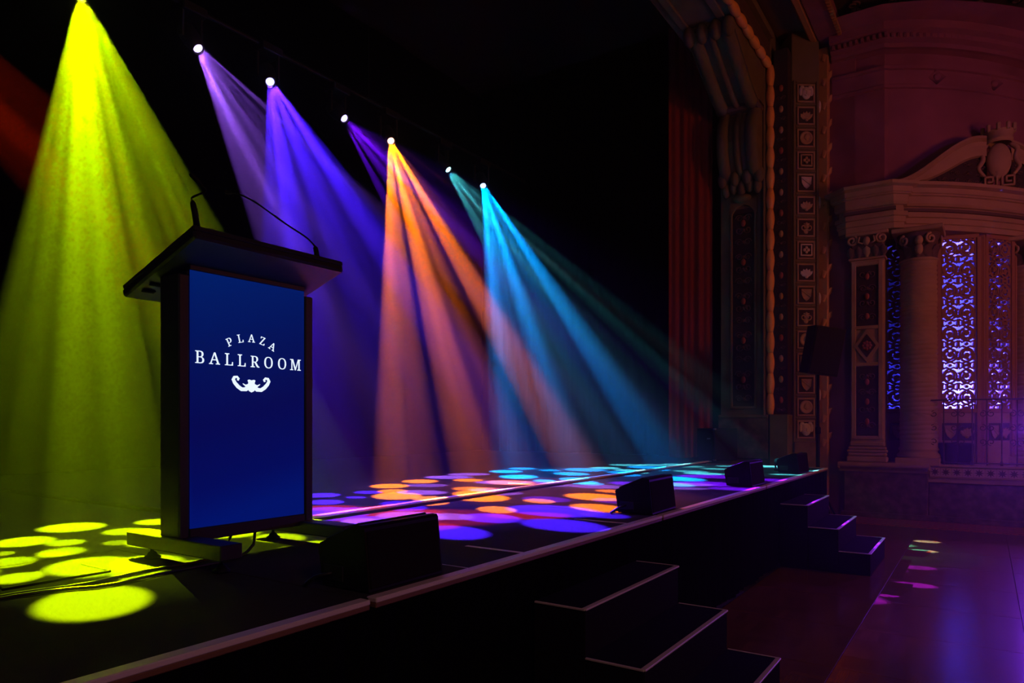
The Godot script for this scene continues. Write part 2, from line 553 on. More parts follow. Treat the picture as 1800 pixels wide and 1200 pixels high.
# ---------------------------------------------------------------- the lectern
func lectern() -> void:
	var o := thing("lectern", "black lectern with a tall lit blue screen and sloped top", "lectern", Vector3(1.795, STAGE_Y, -2.5))
	o.rotation.y = deg_to_rad(0.0)
	# local: x along the face, z out of the face; the face is z = 0
	for s in [-1.0, 1.0]:
		var x: float = s * 0.285
		put("foot_bar", slab(Vector3(x - 0.045, 0.05, -0.35), Vector3(x + 0.045, 0.105, 0.28), 0.004), M.lectern_black, o)
		for z in [-0.24, 0.22]:
			var f := lathe(S(true), [Vector2(0, 0), Vector2(0.03, 0.0), Vector2(0.032, 0.008), Vector2(0.02, 0.016), Vector2(0.016, 0.026), Vector2(0.007, 0.03), Vector2(0.007, 0.055), Vector2(0, 0.055)], 14, Transform3D(Basis(), Vector3(x, 0, z)))
			put("levelling_foot", f, M.black_plastic, o)
	for s in [-1.0, 1.0]:
		put("side_post", slab(Vector3(s * 0.295 - 0.021, 0.1, -0.13), Vector3(s * 0.295 + 0.021, 1.1, 0.0), 0.005), M.lectern_black, o)
	put("screen_housing", slab(Vector3(-0.275, 0.1, -0.11), Vector3(0.275, 1.1, -0.014), 0.004), M.lectern_black, o)
	put("lower_rail", slab(Vector3(-0.272, 0.085, -0.05), Vector3(0.272, 0.135, 0.0), 0.003), M.lectern_black, o)
	put("upper_rail", slab(Vector3(-0.272, 1.12, -0.05), Vector3(0.272, 1.15, 0.0), 0.003), M.lectern_black, o)
	# the lit display
	var g := Gradient.new()
	g.offsets = PackedFloat32Array([0.0, 0.35, 0.6, 0.85, 1.0])
	g.colors = PackedColorArray([Color8(0, 30, 104), Color8(2, 17, 88), Color8(5, 9, 80), Color8(3, 11, 90), Color8(1, 19, 106)])
	var gt := GradientTexture2D.new()
	gt.gradient = g
	gt.width = 16
	gt.height = 256
	gt.fill_from = Vector2(0, 0)
	gt.fill_to = Vector2(0.12, 1)
	var dm := mat("display", Color(0.01, 0.01, 0.012), 0.5)
	dm.metallic_specular = 0.15
	dm.emission_enabled = true
	dm.emission_texture = gt
	dm.emission_operator = BaseMaterial3D.EMISSION_OP_MULTIPLY
	dm.emission = Color.WHITE
	dm.emission_energy_multiplier = 1.0
	var st := S()
	var c := [Vector3(-0.27, 0.135, -0.006), Vector3(0.27, 0.135, -0.006), Vector3(0.27, 1.12, -0.006), Vector3(-0.27, 1.12, -0.006)]
	var uv := [Vector2(0, 1), Vector2(1, 1), Vector2(1, 0), Vector2(0, 0)]
	for i in [0, 2, 1, 0, 3, 2]:
		st.set_uv(uv[i])
		st.add_vertex(c[i])
	var scr := put("screen", st, dm, o)
	tag(scr, "glowing blue screen with white lettering")
	lettering(scr)
	# sloped top with a raised rim; its high edge is over the screen
	var rot := Transform3D(Basis(Vector3.RIGHT, -0.325), Vector3(-0.01, 1.115, -0.06))
	var w := 0.7
	put("desk_top", box(S(), Vector3(0, 0.02, -0.01), Vector3(w, 0.035, 0.52), 0.008, rot), M.lectern_black, o)
	put("top_rim", box(S(), Vector3(0, 0.042, 0.245), Vector3(w, 0.02, 0.018), 0.004, rot), M.lectern_black, o)
	put("top_rim", box(S(), Vector3(-w / 2 + 0.009, 0.042, -0.01), Vector3(0.018, 0.02, 0.5), 0.004, rot), M.lectern_black, o)
	put("top_rim", box(S(), Vector3(w / 2 - 0.009, 0.042, -0.01), Vector3(0.018, 0.02, 0.5), 0.004, rot), M.lectern_black, o)
	for s in [-1.0, 1.0]:
		for k in 2:
			put("slot_vent", box(S(), Vector3(s * (w / 2 - 0.055 - 0.0 * k), -0.002, -0.1 + 0.06 * k - 0.08), Vector3(0.05, 0.006, 0.02), 0.002, rot), M.black_cloth, o)
	put("top_bracket", slab(Vector3(-0.27, 1.1, -0.13), Vector3(0.27, 1.125, -0.02), 0.006), M.lectern_black, o)
	var al := area("screen_light", Vector3(1.795, 1.38, -2.49), Vector3(1.795, 1.38, 0), Color8(2, 22, 120), 0.02, Vector2(0.53, 0.97))
	al.light_size = 0.0
	# two gooseneck microphones
	mic("gooseneck_microphone", "gooseneck microphone with a bent neck at the left edge of the lectern top", [Vector3(1.5, 1.955, -2.4), Vector3(1.485, 2.105, -2.42)], [Vector3(1.485, 2.105, -2.42), Vector3(1.484, 2.118, -2.42), Vector3(1.512, 2.142, -2.382), Vector3(1.506, 2.155, -2.384), Vector3(1.488, 2.172, -2.39)])
	mic("gooseneck_microphone", "gooseneck microphone with a long low neck at the right of the lectern top", [Vector3(2.062, 1.955, -2.4), Vector3(2.055, 2.055, -2.42)], [Vector3(2.055, 2.055, -2.42), Vector3(2.052, 2.1, -2.47), Vector3(2.04, 2.18, -2.6), Vector3(2.02, 2.31, -2.8), Vector3(2.005, 2.36, -2.9), Vector3(2.0, 2.372, -2.95)])


func mic(called: String, label: String, shaft: Array, neck: Array) -> void:
	var o := thing(called, label, "microphone", shaft[0], 0.0, "gooseneck microphones on the lectern")
	var at: Vector3 = shaft[0]
	var d: Vector3 = (shaft[1] - shaft[0])
	put("base_socket", tube(S(true), [Vector3.ZERO, d * 0.35], 0.013, 12), M.black_plastic, o)
	put("shaft", tube(S(true), [d * 0.35, d * 0.95, d], [0.0115, 0.0105, 0.006], 12), M.black_plastic, o)
	var pts := []
	for p in neck: pts.append(p - at)
	var cv := curve(pts, 20)
	put("gooseneck", tube(S(true), cv, 0.0036, 8), M.black_plastic, o)
	var e: Vector3 = cv[-1]
	var dir: Vector3 = (cv[-1] - cv[-3]).normalized()
	put("microphone_head", tube(S(true), [e - dir * 0.012, e, e + dir * 0.03, e + dir * 0.036], [0.006, 0.0095, 0.0095, 0.005], 12), M.grille, o)


func lettering(scr: Node) -> void:
	var white := glow("letter_white", lin(0.75, 0.85, 1.0), 1.15)
	var font := SystemFont.new()
	font.font_names = PackedStringArray(["Droid Serif"])
	var word := func(text: String, cap: float, spots: Array) -> void:
		for i in text.length():
			var t := TextMesh.new()
			t.text = text[i]
			t.font = font
			t.font_size = 48
			t.pixel_size = cap / 0.714 / 48.0 * 0.77
			t.depth = 0.002
			t.vertical_alignment = VERTICAL_ALIGNMENT_CENTER
			put("letter", t, white, scr, Transform3D(Basis(Vector3.BACK, spots[i][2]), Vector3(spots[i][0], spots[i][1], -0.004)))
	# centres of the letters, measured on the screen
	var y0 := 0.79
	var b := []
	for x in [-0.229, -0.167, -0.104, -0.046, 0.015, 0.083, 0.152, 0.222]:
		b.append([x, y0, 0.0])
	word.call("BALLROOM", 0.061, b)
	var p := []
	for i in 5:
		var a := (i - 2) * 0.235
		p.append([sin(a) * 0.225, 0.672 + cos(a) * 0.225 - 0.012, -a])
	word.call("PLAZA", 0.042, p)
	# ornament: a small shell between two curling leaves
	var xf := Transform3D(Basis.from_scale(Vector3(0.92, 0.75, 1)), Vector3(0.0, 0.69, -0.004))
	var st := S()
	for s in [-1.0, 1.0]:
		var m := xf * Transform3D(Basis.from_scale(Vector3(s, 1, 1)), Vector3.ZERO)
		extrude(st, ribbon([Vector2(0.012, -0.004), Vector2(0.03, -0.02), Vector2(0.05, -0.021), Vector2(0.068, -0.008), Vector2(0.084, 0.012), Vector2(0.092, 0.03), Vector2(0.086, 0.043), Vector2(0.074, 0.045), Vector2(0.066, 0.036), Vector2(0.07, 0.026)], 0.024, 0.009), 0.002, m)
		extrude(st, ribbon([Vector2(0.012, 0.004), Vector2(0.03, 0.0), Vector2(0.044, 0.01)], 0.016, 0.003), 0.002, m)
		extrude(st, PackedVector2Array([Vector2(0.0, -0.036), Vector2(0.014, -0.028), Vector2(0.018, -0.004), Vector2(0.016, 0.018), Vector2(0.02, 0.03), Vector2(0.012, 0.034), Vector2(0.0, 0.03)]), 0.002, m)
	put("ornament", st, white, scr)


# ---------------------------------------------------------------- wedge monitors
func monitors() -> void:
	var names := ["black wedge monitor at the stage edge nearest the camera, before the lectern",
		"black wedge monitor at the stage edge beside orange light patches",
		"black wedge monitor at the stage edge beside violet light patches",
		"farthest black wedge monitor at the very end of the stage"]
	var xs := [1.752, 4.02, 6.14, 7.95]
	var ws := [0.36, 0.4, 0.4, 0.32]
	var turns := [0.0, 0.03, 0.0, -0.12]
	for i in 4:
		var o := thing("wedge_monitor", names[i], "stage monitor", Vector3(xs[i], STAGE_Y, -1.6), turns[i], "wedge monitors along the stage edge")
		var w: float = ws[i]
		var prof := PackedVector2Array([Vector2(0.0, 0.006), Vector2(-0.022, 0.205), Vector2(-0.03, 0.213), Vector2(-0.05, 0.214), Vector2(-0.228, 0.142), Vector2(-0.235, 0.13), Vector2(-0.215, 0.006)])
		# profile is (z, y): turn it so that the extrusion runs along x
		var xf := Transform3D(Basis(Vector3(0, 0, 1), Vector3(0, 1, 0), Vector3(-1, 0, 0)), Vector3.ZERO)
		put("cabinet", extrude(S(), prof, w, xf), M.black_plastic, o)
		var a := Vector3(0, 0.214, -0.052)
		var b := Vector3(0, 0.142, -0.226)
		var d := (b - a).normalized()
		var nrm := Vector3(0, -d.z, d.y).normalized()
		if nrm.y < 0: nrm = -nrm
		put("grille", box(S(), Vector3.ZERO, Vector3(w - 0.03, 0.01, a.distance_to(b) - 0.02), 0.004, Transform3D(Basis(Vector3.RIGHT, nrm, Vector3.RIGHT.cross(nrm)), (a + b) / 2 + nrm * 0.004)), M.grille, o)
		put("back_panel", box(S(), Vector3(0, 0.105, 0.0), Vector3(w - 0.016, 0.18, 0.006), 0.003, Transform3D(Basis(Vector3.RIGHT, -0.11), Vector3(0, 0.0, 0.001))), M.step_side, o)
		put("connector_plate", box(S(), Vector3(-w / 2 - 0.002, 0.05, -0.16), Vector3(0.006, 0.05, 0.09), 0.002), M.black_paint, o)
	tag(put("cable", tube(S(true), curve([Vector3(3.81, 0.8, -1.76), Vector3(3.76, 0.785, -1.79), Vector3(3.76, 0.757, -1.83), Vector3(3.84, 0.757, -1.86), Vector3(3.95, 0.757, -1.87)], 16), 0.006), M.cable), "short black cable plugged into the second wedge monitor from the lectern", "cable", "cables on the stage")
	tag(put("cable", tube(S(true), curve([Vector3(1.565, 0.8, -1.76), Vector3(1.53, 0.79, -1.8), Vector3(1.53, 0.757, -1.85), Vector3(1.6, 0.757, -1.9), Vector3(1.72, 0.757, -1.92)], 16), 0.006), M.cable), "short black cable plugged into the wedge monitor nearest the camera", "cable", "cables on the stage")
	# a small clamp light near the farthest wedge
	var o := thing("floor_light", "tiny black floor light with one bright dot beside the farthest wedge monitor", "floor light", Vector3(8.2, STAGE_Y, -1.92))
	put("base", slab(Vector3(-0.045, 0, -0.04), Vector3(0.045, 0.02, 0.04)), M.black_paint, o)
	put("arm", slab(Vector3(-0.01, 0.02, -0.04), Vector3(0.01, 0.1, -0.025), 0.003), M.black_paint, o)
	put("housing", lathe(S(true), [Vector2(0, -0.05), Vector2(0.03, -0.05), Vector2(0.042, 0.0), Vector2(0.042, 0.04), Vector2(0, 0.04)], 14, Transform3D(Basis(Vector3.BACK, PI / 2.4), Vector3(0, 0.09, 0))), M.black_paint, o)
	put("lens", ball(S(true), Vector3(-0.04, 0.045, 0.02), Vector3(0.012, 0.012, 0.012)), glow("dot_light", lin(0.5, 0.8, 1.0), 1.2), o)
	# the dark cabinet by the red curtain
	var q := thing("speaker_cabinet", "upright dark speaker cabinet at the foot of the red curtain", "speaker", Vector3(9.42, STAGE_Y + 0.03, -3.02), -0.6)
	put("cabinet", slab(Vector3(-0.18, 0.0, -0.18), Vector3(0.2, 0.43, 0.2), 0.01), M.black_plastic, q)
	put("grille", slab(Vector3(-0.19, 0.03, -0.16), Vector3(-0.18, 0.4, 0.18), 0.004), M.grille, q)
	put("nameplate", slab(Vector3(-0.196, 0.285, 0.06), Vector3(-0.19, 0.3, 0.13), 0.002), M.pale_relief, q)
	for y in [0.0, 0.43]:
		put("corner_guard", slab(Vector3(-0.186, y - 0.02 if y > 0 else 0.0, 0.17), Vector3(-0.15, y + 0.004 if y > 0 else 0.02, 0.204), 0.004), M.steel, q)


# ---------------------------------------------------------------- moving lights
func stage_lamps() -> void:
	var pipe := thing("lighting_pipe", "black lighting pipe hung over the upstage, carrying the moving lights", "lighting bar", Vector3(5, 5.46, -6.62))
	put("pipe", tube(S(true), [Vector3(-6.5, 0, 0), Vector3(5.2, 0, 0)], 0.024, 12), M.black_paint, pipe)
	for x in [-5.5, -2.0, 1.5, 4.8]:
		put("hanging_cable", tube(S(), [Vector3(x, 0.02, 0), Vector3(x, 1.84, 0)], 0.004, 6), M.black_paint, pipe)
	var Y := lin(0.68, 1.0, 0.0)
	var LV := lin(0.34, 0.11, 1.0)
	var BL := lin(0.055, 0.01, 1.0)
	var VI := lin(0.17, 0.005, 1.0)
	var OR := lin(1.0, 0.17, 0.0)
	var CY := lin(0.0, 0.28, 1.0)
	var TE := lin(0.09, 0.75, 0.85)
	# every target: x and z on the stage, half angle of the shaft in degrees, strength
	var y_a := [[1.73, -3.9, 1.7, 1], [1.4, -3.61, 1.3, 1], [1.49, -3.42, 0.8, 0.8], [1.81, -3.53, 1.1, 0.8], [2.08, -3.73, 1.2, 1], [1.62, -3.23, 0.6, 0.5], [1.72, -3.1, 1.2, 1], [1.22, -3.35, 0.4, 0.6], [1.33, -3.16, 0.6, 0.6]]
	var y_b := [[1.38, -3.2, 0.9, 0.8], [1.16, -3.12, 0.9, 0.8], [1.3, -2.78, 1.5, 1.2], [1.46, -2.68, 1.2, 1.2], [1.05, -2.77, 0.8, 1], [0.99, -2.98, 0.8, 1], [1.33, -2.51, 0.8, 1], [1.05, -2.23, 1.4, 1.1], [1.81, -2.82, 1, 0.8]]
	var y_c := [[2.11, -2.74, 1.1, 0.8], [1.96, -2.45, 0.5, 0.7], [2.1, -2.45, 0.7, 1], [2.49, -2.84, 1.4, 1], [1.53, -2.47, 0.8, 0.9], [1.66, -2.45, 0.5, 0.9], [2.07, -3.08, 1.5, 1], [1.19, -3.64, 1.1, 1], [2.55, -2.6, 1.4, 0.6]]
	var lv := [[5.15, -4.2, 2.3, 0.8], [5.55, -4.27, 2.1, 0.7], [4.39, -3.81, 1.7, 0.5], [3.93, -3.46, 1.8, 0.8], [3.02, -2.74, 1.8, 1], [3.14, -2.55, 1.2, 0.8], [2.71, -2.79, 1.2, 1], [4.96, -3.46, 2.1, 0.8], [4.38, -3.12, 1.7, 0.7], [5.18, -3.14, 1.8, 0.6], [5.29, -2.7, 1.7, 0.7], [5.88, -2.2, 1.7, 1.2], [5.55, -2.03, 1.1, 0.8]]
	var bl := [[3.38, -3.91, 1.4, 1], [3.41, -3.6, 0.7, 0.8], [3.1, -3.55, 1.2, 1], [3.71, -3.79, 1.1, 0.7], [2.92, -3.11, 0.9, 0.8], [2.78, -3.18, 1.6, 1.3], [2.75, -2.81, 1.3, 1.2], [3.31, -3.07, 1.4, 0.6], [2.7, -2.17, 1.4, 1], [3.22, -2.32, 1.4, 1], [3.7, -2.2, 2.2, 1.1], [3.21, -1.85, 1.6, 1], [3.68, -1.84, 1, 0.7], [2.93, -3.8, 1.9, 1]]
	var vi := [[6.92, -2.27, 2.3, 1], [6.08, -2.02, 2.1, 1.2], [5.73, -1.69, 1.3, 1], [6.8, -1.7, 1.4, 1], [5.73, -2.53, 2, 1], [4.22, -2.56, 1.4, 0.5], [4.4, -2.1, 1.3, 0.4], [7.18, -0.5, 0.7, 1.0], [6.4, -0.46, 0.7, 1.3], [5.92, -0.64, 0.55, 1.0]]
	var orr := [[4.18, -4.02, 1.6, 1], [3.88, -3.7, 1.1, 0.9], [3.65, -3.44, 1.6, 1.2], [4.66, -4.12, 1.7, 0.8], [4.99, -3.84, 1.4, 0.7], [3.63, -3.12, 1.1, 1], [4.35, -3.33, 1.3, 0.6], [4.06, -3.01, 1.8, 1.2], [5, -3.39, 2, 0.7], [4.37, -3.21, 1.3, 0.6], [3.55, -2.51, 1, 1], [4.1, -2.54, 0.9, 0.8], [4.55, -2.35, 1.7, 1.2], [3.98, -2.03, 1.3, 1.2], [5, -2.43, 1, 0.7], [8.8, -0.52, 0.6, 0.22], [8.14, -0.52, 0.6, 0.26]]
	var te := [[7.19, -3.58, 1.7, 1.2], [7.83, -3.59, 2.2, 0.6], [6.99, -3.18, 1.6, 1.2], [8.01, -3.32, 2.1, 0.6], [8.3, -3.09, 2.1, 0.6], [7.52, -2.69, 1.5, 0.8], [7.26, -2.46, 1.6, 1.5], [8.06, -2.57, 1.4, 0.8], [8.67, -2.61, 1.3, 1], [8.8, -2.21, 1.5, 1.3], [7.6, -1.72, 0.9, 1.4], [8.34, -1.64, 0.9, 0.9], [8.8, -0.52, 0.6, 1.2], [8.14, -0.52, 0.6, 1.5]]
	var cy := [[6.58, -4.3, 1.7, 0.6], [6.1, -4.19, 1.8, 1], [5.58, -3.69, 1.7, 1.5], [5.32, -3.24, 0.9, 1.2], [6.19, -3.46, 1.7, 0.9], [6.51, -3.89, 1.3, 0.5], [5.6, -3.05, 1.5, 1], [6.8, -3.63, 2.3, 0.7], [6.64, -3.1, 1.5, 0.6], [5.5, -2.87, 0.9, 0.8], [6.46, -2.45, 1.9, 1.5], [5.85, -2.24, 1.2, 1.2], [7.55, -3.22, 2.1, 0.6]]
	lamp("stage moving light throwing the yellow green beam, at the top edge", Vector3(2.95, 4.98, -6.5), Y, 1050.0, y_a + y_b + y_c)
	lamp("stage moving light throwing the pale lavender beam", Vector3(4.06, 5.0, -6.5), LV, 850.0, lv)
	lamp("stage moving light throwing the deep blue beam", Vector3(4.9, 5.01, -6.5), BL, 1500.0, bl)
	lamp("stage moving light throwing the narrow violet beam left of the orange beam", Vector3(5.99, 5.0, -6.5), VI, 1000.0, vi)
	lamp("stage moving light throwing the orange beam", Vector3(6.79, 4.99, -6.5), OR, 1900.0, orr)
	lamp("stage moving light throwing the teal beam left of the cyan beam", Vector3(8.0, 4.97, -6.5), TE, 800.0, te)
	lamp("stage moving light throwing the cyan blue beam", Vector3(8.84, 4.97, -6.5), CY, 2100.0, cy)
	lamp("stage moving light throwing the red beam at the upper left corner", Vector3(0.75, 5.0, -6.5), lin(1.0, 0.03, 0.0), 500.0, [[3.42, -2.2, 1.4, 1], [2.75, -2.45, 1.4, 1], [3.1, -2.9, 1.8, 0.8], [2.9, -3.3, 1.4, 0.8], [3.0, -2.7, 3.6, 0.5]])


func lamp(label: String, at: Vector3, col: Color, energy: float, targets: Array) -> void:
	var mid := Vector3.ZERO
	for t in targets:
		mid += Vector3(t[0], STAGE_Y, t[1]) / targets.size()
	var d := (mid - at).normalized()
	var pivot := at - d * 0.2
	var o := thing("moving_light", label, "stage light", pivot, 0.0, "moving lights on the upstage pipe")
	var side := d.cross(Vector3.UP).normalized()
	var up := side.cross(d)
	var head := Transform3D(Basis(side, d, -up), Vector3.ZERO)   # local y runs along the beam
	put("head", lathe(S(true), [Vector2(0, -0.16), Vector2(0.06, -0.16), Vector2(0.085, -0.13), Vector2(0.09, 0.02), Vector2(0.075, 0.1), Vector2(0.062, 0.185), Vector2(0.052, 0.185), Vector2(0.05, 0.165), Vector2(0, 0.165)], 20, head), M.black_paint, o)
	var k := col.srgb_to_linear()
	put("lens", lathe(S(true), [Vector2(0.045, 0.166), Vector2(0.033, 0.172), Vector2(0.0, 0.175)], 20, head), glow("lens_glow", lin(lerpf(k.r, 1.0, 0.35), lerpf(k.g, 1.0, 0.35), lerpf(k.b, 1.0, 0.35)), 4.0), o)
	for s in [-1.0, 1.0]:
		put("yoke_arm", box(S(), Vector3(s * 0.11, 0.1, 0), Vector3(0.025, 0.26, 0.07), 0.006, Transform3D(Basis(Vector3(side.x, 0, side.z), Vector3.UP, Vector3(side.x, 0, side.z).cross(Vector3.UP)), Vector3.ZERO)), M.black_paint, o)
	put("base", slab(Vector3(-0.13, 0.22, -0.1), Vector3(0.13, 0.31, 0.1), 0.01), M.black_paint, o)
	put("clamp", slab(Vector3(-0.025, 0.31, -0.03), Vector3(0.025, 5.46 - pivot.y - 0.02, 0.03), 0.004), M.black_paint, o)
	var from := at - d * 0.012
	var wide := 0.0
	for t in targets:
		wide = maxf(wide, d.angle_to(Vector3(t[0], STAGE_Y, t[1]) - at) if t[1] < -1.6 else 0.0)
	spot("fan_light", from, at + d, col, energy * 0.03, rad_to_deg(wide) * 0.75, 0.6)
	for t in targets:
		# every shaft leaves its own cell of the lens, on the side it leans to
		var goal := Vector3(t[0], REAR_Y if t[1] < -3.05 and t[0] > 2.3 else STAGE_Y if t[1] < -1.56 else 0.0, t[1])
		var lean := (goal - at).normalized() - d
		lean -= d * lean.dot(d)
		spot("beam_light", from + lean.limit_length(0.16) * 0.2, goal, col, energy * t[3], t[2] * 1.1, 0.45)


# ---------------------------------------------------------------- the proscenium jamb and its header
func rope(st: SurfaceTool, a: Vector3, b: Vector3, r: float) -> SurfaceTool:
	# one turn of a fat twisted rope: a bulging, slanted bead between two points
	var d := (b - a).normalized()
	var side := d.cross(Vector3(0.83, 0, -0.56)).normalized()
	if side.length() < 0.5: side = d.cross(Vector3.UP).normalized()
	var tilt := side * r * 0.0
	var pts := []
	var rad := []
	for i in 7:
		var t := i / 6.0
		pts.append(a.lerp(b, t) + tilt)
		rad.append(r * (0.62 + 0.38 * sin(PI * t)))
	return tube(st, pts, rad, 10)


func leaf(st: SurfaceTool, xf: Transform3D, w: float, h: float, curl: float) -> SurfaceTool:
	# an acanthus leaf: local y up, z outwards
	var n := 6
	var rows := []
	for i in n + 1:
		var t := float(i) / n
		var half := w * 0.5 * sin(PI * (0.12 + 0.85 * t)) * (1.0 + 0.14 * sin(t * 22.0))
		var z := curl * t * t
		var y := h * (t - 0.22 * t * t * t)
		rows.append([xf * Vector3(-half, y, z - 0.25 * half), xf * Vector3(0, y, z + 0.2 * w), xf * Vector3(half, y, z - 0.25 * half)])
	for i in n:
		for k in 2:
			for v in [rows[i][k], rows[i][k + 1], rows[i + 1][k + 1], rows[i][k], rows[i + 1][k + 1], rows[i + 1][k]]:
				st.add_vertex(v)
	return st


# carved foliage between two heights: scrolls, leaves and berries on a panel, in the panel's own frame
func foliage(w: float, h: float, sd: int, depth := 0.02) -> SurfaceTool:
	var r := RandomNumberGenerator.new()
	r.seed = sd
	var st := S(true)
	var step := w * 0.62
	var n := maxi(1, int(h / step))
	for i in n:
		var y := -h / 2 + (i + 0.5) * h / n
		for s in [-1.0, 1.0]:
			var c := Vector2(s * w * 0.22, y)
			var pts := []
			for p in spiral(c, w * 0.2, w * 0.05, (0.0 if i % 2 == 0 else PI) + (PI if s < 0 else 0.0), 1.3 * s, 12):
				pts.append(Vector3(p.x, p.y, depth * 0.4))
			tube(st, pts, w * 0.035, 5)
			leaf(st, Transform3D(Basis(Vector3.BACK, s * r.randf_range(0.6, 2.2)), Vector3(c.x, c.y, 0)), w * 0.16, w * 0.26, depth)
		ball(st, Vector3(0, y, depth * 0.3), Vector3(w * 0.09, w * 0.1, depth * 0.9), 6)
	return st


func motif(kind: int) -> SurfaceTool:
	var st := S(true)
	match kind:
		0:   # a theatre mask
			ball(st, Vector3(0, 0, 0), Vector3(0.062, 0.078, 0.03), 10)
			ball(st, Vector3(0, -0.005, 0.028), Vector3(0.01, 0.024, 0.012), 6)
			for s in [-1.0, 1.0]:
				ball(st, Vector3(s * 0.024, 0.03, 0.024), Vector3(0.018, 0.006, 0.008), 6)
				ball(st, Vector3(s * 0.068, 0.02, 0.0), Vector3(0.024, 0.055, 0.018), 6)
				ball(st, Vector3(s * 0.05, 0.07, 0.0), Vector3(0.03, 0.022, 0.018), 6)
			tube(st, [Vector3(-0.03, -0.03, 0.02), Vector3(0, -0.042, 0.027), Vector3(0.03, -0.03, 0.02)], 0.006, 5)
		1:   # a heater shield
			extrude(st, PackedVector2Array([Vector2(-0.065, 0.07), Vector2(0.065, 0.07), Vector2(0.06, 0.0), Vector2(0.035, -0.05), Vector2(0, -0.078), Vector2(-0.035, -0.05), Vector2(-0.06, 0.0)]), 0.03)
			extrude(st, PackedVector2Array([Vector2(-0.06, 0.045), Vector2(-0.04, 0.06), Vector2(0.058, -0.01), Vector2(0.045, -0.035)]), 0.05)
		2:   # a square rosette
			for p in [[0.0, 0.066, 0.15, 0.018], [0.0, -0.066, 0.15, 0.018]]:
				box(st, Vector3(p[0], p[1], 0.005), Vector3(p[2], p[3], 0.02), 0.003)
				box(st, Vector3(p[1], p[0], 0.005), Vector3(p[3], p[2], 0.02), 0.003)
			for k in 4:
				ball(st, Vector3(cos(k * PI / 2) * 0.026, sin(k * PI / 2) * 0.026, 0.01), Vector3(0.02, 0.02, 0.014), 6)
		3:   # a round medallion with a profile
			lathe(st, [Vector2(0.082, 0.0), Vector2(0.08, 0.012), Vector2(0.066, 0.016), Vector2(0.06, 0.008), Vector2(0, 0.01)], 18, Transform3D(Basis(Vector3.RIGHT, PI / 2), Vector3.ZERO))
			ball(st, Vector3(0.004, 0.008, 0.01), Vector3(0.034, 0.042, 0.02), 8)
			ball(st, Vector3(-0.022, -0.004, 0.012), Vector3(0.012, 0.012, 0.012), 5)
		4:   # a griffin-like scroll
			for s in [-1.0, 1.0]:
				var pts := []
				for p in spiral(Vector2(s * 0.035, 0.0), 0.045, 0.012, PI / 2, 1.4 * s, 14):
					pts.append(Vector3(p.x, p.y, 0.008))
				tube(st, pts, 0.01, 5)
			ball(st, Vector3(0, 0.03, 0.008), Vector3(0.022, 0.035, 0.018), 6)
			leaf(st, Transform3D(Basis(), Vector3(0, -0.075, 0)), 0.07, 0.07, 0.01)
		5:   # a fan of leaves
			for k in 5:
				leaf(st, Transform3D(Basis(Vector3.BACK, (k - 2) * 0.42), Vector3(0, -0.055, 0.004)), 0.045, 0.13, 0.015)
			ball(st, Vector3(0, -0.055, 0.01), Vector3(0.024, 0.02, 0.016), 6)
	return st


